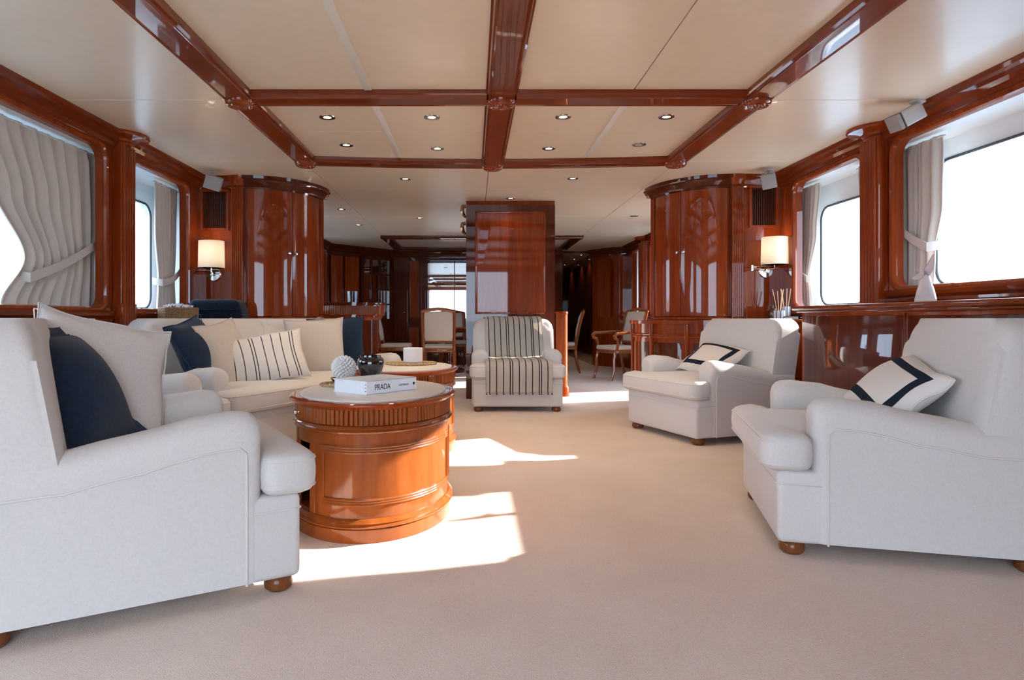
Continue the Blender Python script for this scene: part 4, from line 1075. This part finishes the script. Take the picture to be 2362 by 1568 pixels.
# ---- things on the far table
disc('placemat', .185, .007, 'straw', 'round straw mat under the white candle pot', 'placemat', (-.440, 4.64, ZT))
t = thing('candle_pot', 'white ceramic candle pot on the straw mat', 'candle', (-.425, 4.64, ZT+.0145))
b = B(); lathe(b, [(0, 0), (.064, 0), (.069, .004), (.0695, .100), (.066, .103), (.063, .100), (.063, .088), (0, .086)], 36); mk('pot', b, 'ceramic', t)
b = B(); box(b, -.018, .018, -.0712, -.0690, .045, .052); mk('paper_label', b, 'paper', t)
# ---- ledge behind the sofa: wicker tissue box and folded throw
t = thing('tissue_box', 'woven wicker tissue box on the ledge behind the sofa', 'tissue box', (-2.330, 4.93, .868), R(45))
b = B(); box(b, 0, .255, 0, .165, 0, .100, .008, 2); mk('basket', b, 'wicker', t)
b = B()
for z in [.006+.0105*i for i in range(9)]: tube(b, [(x, y, z) for x, y in rrect(.001, .254, .001, .164, .010, 3)], .0046, 6, True)
mk('weave_bands', b, 'wicker', t)
b = B(); rr = random.Random(3); n = 18; g = []
for i in range(n+1):
    g.append([b.verts.new((.03+.195*i/n, .03+.105*j/n, .098+max(0, .028*(1-abs(i/n-.5)*1.7)*(1-abs(j/n-.5)*1.5)+rr.uniform(-.016, .020)))) for j in range(n+1)])
for i in range(n):
    for j in range(n): b.faces.new((g[i][j], g[i+1][j], g[i+1][j+1], g[i][j+1]))
mk('tissues', b, 'tissue', t, 25)
t = thing('folded_throw', 'folded navy wool throw on the ledge behind the sofa', 'throw', (-2.105, 5.40, .870), R(6))
b = B(); box(b, -.20, .185, -.15, .15, 0, .168, .045, 5)
for v in b.verts: v.co.x += .10*(.168-v.co.z)*(3 if v.co.x > 0 else -.3)*.9
mk('folded_cloth', b, 'throw_navy', t, 60)
b = B(); tube(b, [(-.198, -.154, .085), (-.1, -.156, .082), (.1, -.156, .084), (.215, -.150, .082)], .004, 6); tube(b, [(-.204, -.154, .04), (0, -.157, .038), (.23, -.150, .04)], .004, 6); mk('fold_edge', b, 'throw_navy', t)
# ---- right ledge: reed diffusers, bottle and book
def diffuser(x, y, z, r, h, reeds, lab, lean):
    t = thing('reed_diffuser', lab, 'diffuser', (x, y, z))
    b = bmesh.new(); uvl = b.loops.layers.uv.new('UVMap'); n = 36
    ra = [b.verts.new((r*math.cos(2*PI*i/n), r*math.sin(2*PI*i/n), 0)) for i in range(n)]; rb = [b.verts.new((r*math.cos(2*PI*i/n), r*math.sin(2*PI*i/n), h)) for i in range(n)]
    rc = [b.verts.new((r*.88*math.cos(2*PI*i/n), r*.88*math.sin(2*PI*i/n), h)) for i in range(n)]; rd = [b.verts.new((r*.88*math.cos(2*PI*i/n), r*.88*math.sin(2*PI*i/n), .01)) for i in range(n)]
    for A, C in ((ra, rb), (rb, rc), (rc, rd)):
        for i in range(n):
            f = b.faces.new((A[i], A[(i+1) % n], C[(i+1) % n], C[i]))
            for l, q in zip(f.loops, (i, i+1, i+1, i)): l[uvl].uv = (q/n*1.0, 0)
    b.faces.new(ra[::-1]); b.faces.new(rd)
    mk('holder', b, 'holder', t)
    for k, (dx, dy, L_) in enumerate(reeds):
        bb = B(); tube(bb, [(dx*.1, dy*.1, .012), (dx, dy, L_)], .0042 if lean else .0025, 6); mk('reed_stick', bb, 'reed', t)
    return t
diffuser(2.555, 5.42, .876, .044, .072, [(-.055, .0, .25), (.045, .02, .25), (.0, .03, .235), (.02, -.01, .24)], 'wide striped reed diffuser with thin reeds on the right ledge', 0)
diffuser(2.680, 5.56, .876, .034, .108, [(-.045, 0, .26), (.05, .02, .262), (.012, .01, .262), (-.03, .02, .25)], 'tall striped reed diffuser with thick reeds on the right ledge', 1)
t = thing('bottle', 'small dark brown bottle behind the wide striped reed diffuser', 'bottle', (2.60, 5.62, .876))
b = B(); lathe(b, [(0, 0), (.028, 0), (.030, .004), (.030, .085), (.026, .092), (.028, .10), (.028, .118), (0, .118)], 20); mk('flask', b, 'bottle', t)
t = thing('book', 'black book lying under the curtain beside the tall striped reed diffuser', 'book', (2.64, 5.30, .876), R(8))
b = B(); box(b, -.05, .12, -.10, .10, 0, .004); box(b, -.05, .12, -.10, .10, .022, .026); box(b, -.05, .12, -.10, -.096, 0, .026); mk('cover', b, 'black', t)
b = B(); box(b, -.046, .116, -.096, .096, .004, .022); mk('pages', b, 'paper', t)
b = B()
for k in range(8): box(b, -.035+.012*k, -.027+.012*k, -.1012, -.0998, .010, .018)
mk('spine_lettering', b, 'paper', t)
# ---- fish-tail ornament on the console
t = thing('fish_vase', 'pale stone ornament shaped like a fish with raised tail, on the console', 'ornament', (2.508, 3.60, .968), R(-20))
b = B(); lathe(b, [(0, 0), (.050, 0), (.053, .006), (.052, .022), (.042, .070), (.030, .110), (.021, .140), (.016, .165), (.012, .18), (0, .182)], 30, None, ey=.62); mk('body', b, 'marblevein', t)
def fluke(pts, th):
    b = bmesh.new(); f = [b.verts.new((x, -th/2, z)) for x, z in pts]; g = [b.verts.new((x, th/2, z)) for x, z in pts]
    F = b.faces.new(f); G = b.faces.new(g[::-1]); n = len(pts)
    for i in range(n): b.faces.new((f[i], g[i], g[(i+1) % n], f[(i+1) % n]))
    return b
mk('tail_fluke', fluke([(-.012, .150), (.018, .150), (.034, .185), (.040, .225), (.036, .268), (.022, .240), (.004, .205), (-.012, .175)], .022), 'marblevein', t)
mk('tail_fluke', fluke([(.012, .145), (-.012, .148), (-.040, .128), (-.060, .130), (-.066, .140), (-.050, .150), (-.028, .170), (-.010, .180), (.004, .175)], .022), 'marblevein', t)
# ---- glass on the bar
t = thing('glass_tumbler', 'clear glass tumbler standing on the bar counter', 'glass', (-1.60, 8.66, 1.095))
b = B(); lathe(b, [(0, 0), (.058, 0), (.062, .004), (.066, .15), (.060, .15), (.056, .02), (0, .016)], 24); mk('vessel', b, 'tumbler', t)
# ---- dining table and chairs
t = thing('dining_table', 'long oval mahogany dining table among the upholstered chairs', 'table', (.16, 10.75, 0))
b = B(); lathe(b, [(0, .715), (.50, .715), (.545, .722), (.55, .735), (.545, .748), (0, .75)], 60, None, ex=1.75); mk('tabletop', b, 'wood', t)
b = B(); lathe(b, [(0, .66), (.50, .66), (.50, .716), (0, .716)], 48, None, ex=1.65); mk('apron', b, 'wood_dark', t)
for x in (-.55, .55):
    b = B(); lathe(b, [(0, 0), (.26, 0), (.26, .05), (.10, .09), (.07, .2), (.10, .34), (.06, .45), (.09, .6), (.14, .66), (0, .66)], 24, None, cx=x); mk('pedestal', b, 'wood_dark', t)
def dining_chair(label, loc, rz, arms=False):
    t = thing('dining_chair', label, 'chair', loc, rz, 'upholstered dining chairs'); W = .25
    b = B(); box(b, -W+.01, W-.01, -.01, .43, .43, .495, .028, 4); mk('seat', b, 'dining', t, 45)
    b = B(); box(b, -W, W, 0, .03, .385, .435, .005); box(b, -W, W, .42, .45, .385, .435, .005); box(b, -W, -W+.03, 0, .45, .385, .435, .005); box(b, W-.03, W, 0, .45, .385, .435, .005); mk('seat_frame', b, 'chairwood', t)
    for s in (-1, 1):
        b = B(); tube(b, [(s*(W-.025), .02, .40), (s*(W-.025), -.005, .30), (s*(W-.025), -.005, .14), (s*(W-.025), -.05, .0)], [.026, .024, .02, .017], 10); mk('leg', b, 'chairwood', t)
        b = B(); tube(b, [(s*(W-.025), .43, .41), (s*(W-.025), .44, .25), (s*(W-.025), .50, .0)], [.026, .022, .017], 10); mk('leg', b, 'chairwood', t)
    b = B()
    for s in (-1, 1): tube(b, [(s*(W-.025), .43, .40), (s*(W-.02), .46, .60), (s*(W-.015), .50, .80), (s*(W-.015), .555, 1.00)], [.024, .023, .022, .022], 8)
    tube(b, [(-W+.01, .557, .985), (-.12, .565, 1.01), (0, .568, 1.022), (.12, .565, 1.01), (W-.01, .557, .985)], .024, 8)
    tube(b, [(-W+.03, .452, .545), (W-.03, .452, .545)], .018, 8); mk('back_frame', b, 'chairwood', t)
    b = bmesh.new(); n = 8
    rings = []
    for k in range(n+1):
        z = lerp(.555, .985, k/n); yc = interp([(.5, .452), (.7, .478), (.85, .512), (1.0, .552)], z)[0]
        ins = .012 if k in (0, n) else 0
        rings.append([(-W+.04+ins, yc-.010, z), (-W+.06, yc-.030+ins, z), (W-.06, yc-.030+ins, z), (W-.04-ins, yc-.010, z), (W-.04-ins, yc+.008, z), (W-.06, yc+.022-ins, z), (-W+.06, yc+.022-ins, z), (-W+.04+ins, yc+.008, z)])
    loft(b, rings); mk('backrest', b, 'dining', t, 50)
    if arms:
        for s in (-1, 1):
            b = B(); tube(b, [(s*(W+.0), .48, .70), (s*(W+.03), .30, .69), (s*(W+.035), .10, .675), (s*(W+.035), .00, .670), (s*(W+.03), -.035, .64), (s*(W+.028), -.02, .60), (s*(W+.02), .02, .585), (s*(W+.01), .04, .53), (s*(W-.005), .03, .42)], [.018, .021, .023, .026, .026, .024, .020, .020, .020], 8); mk('armrest', b, 'chairwood', t)
    return t
dining_chair('upholstered dining chair seen from behind, nearest the coffee tables', (-.50, 10.05, 0), R(180))
dining_chair('upholstered dining chair at the end of the table beside the bar', (-.98, 10.2, 0), R(90))
dining_chair('upholstered dining chair next to the mirror, on the far side of the table', (-.32, 11.45, 0), R(8))
dining_chair('upholstered dining chair at the table end beside the low sideboard', (1.26, 10.75, 0), R(-97))
dining_chair('upholstered dining armchair with open wooden arms by the right curved cabinet', (1.92, 9.40, 0), R(-68), True)
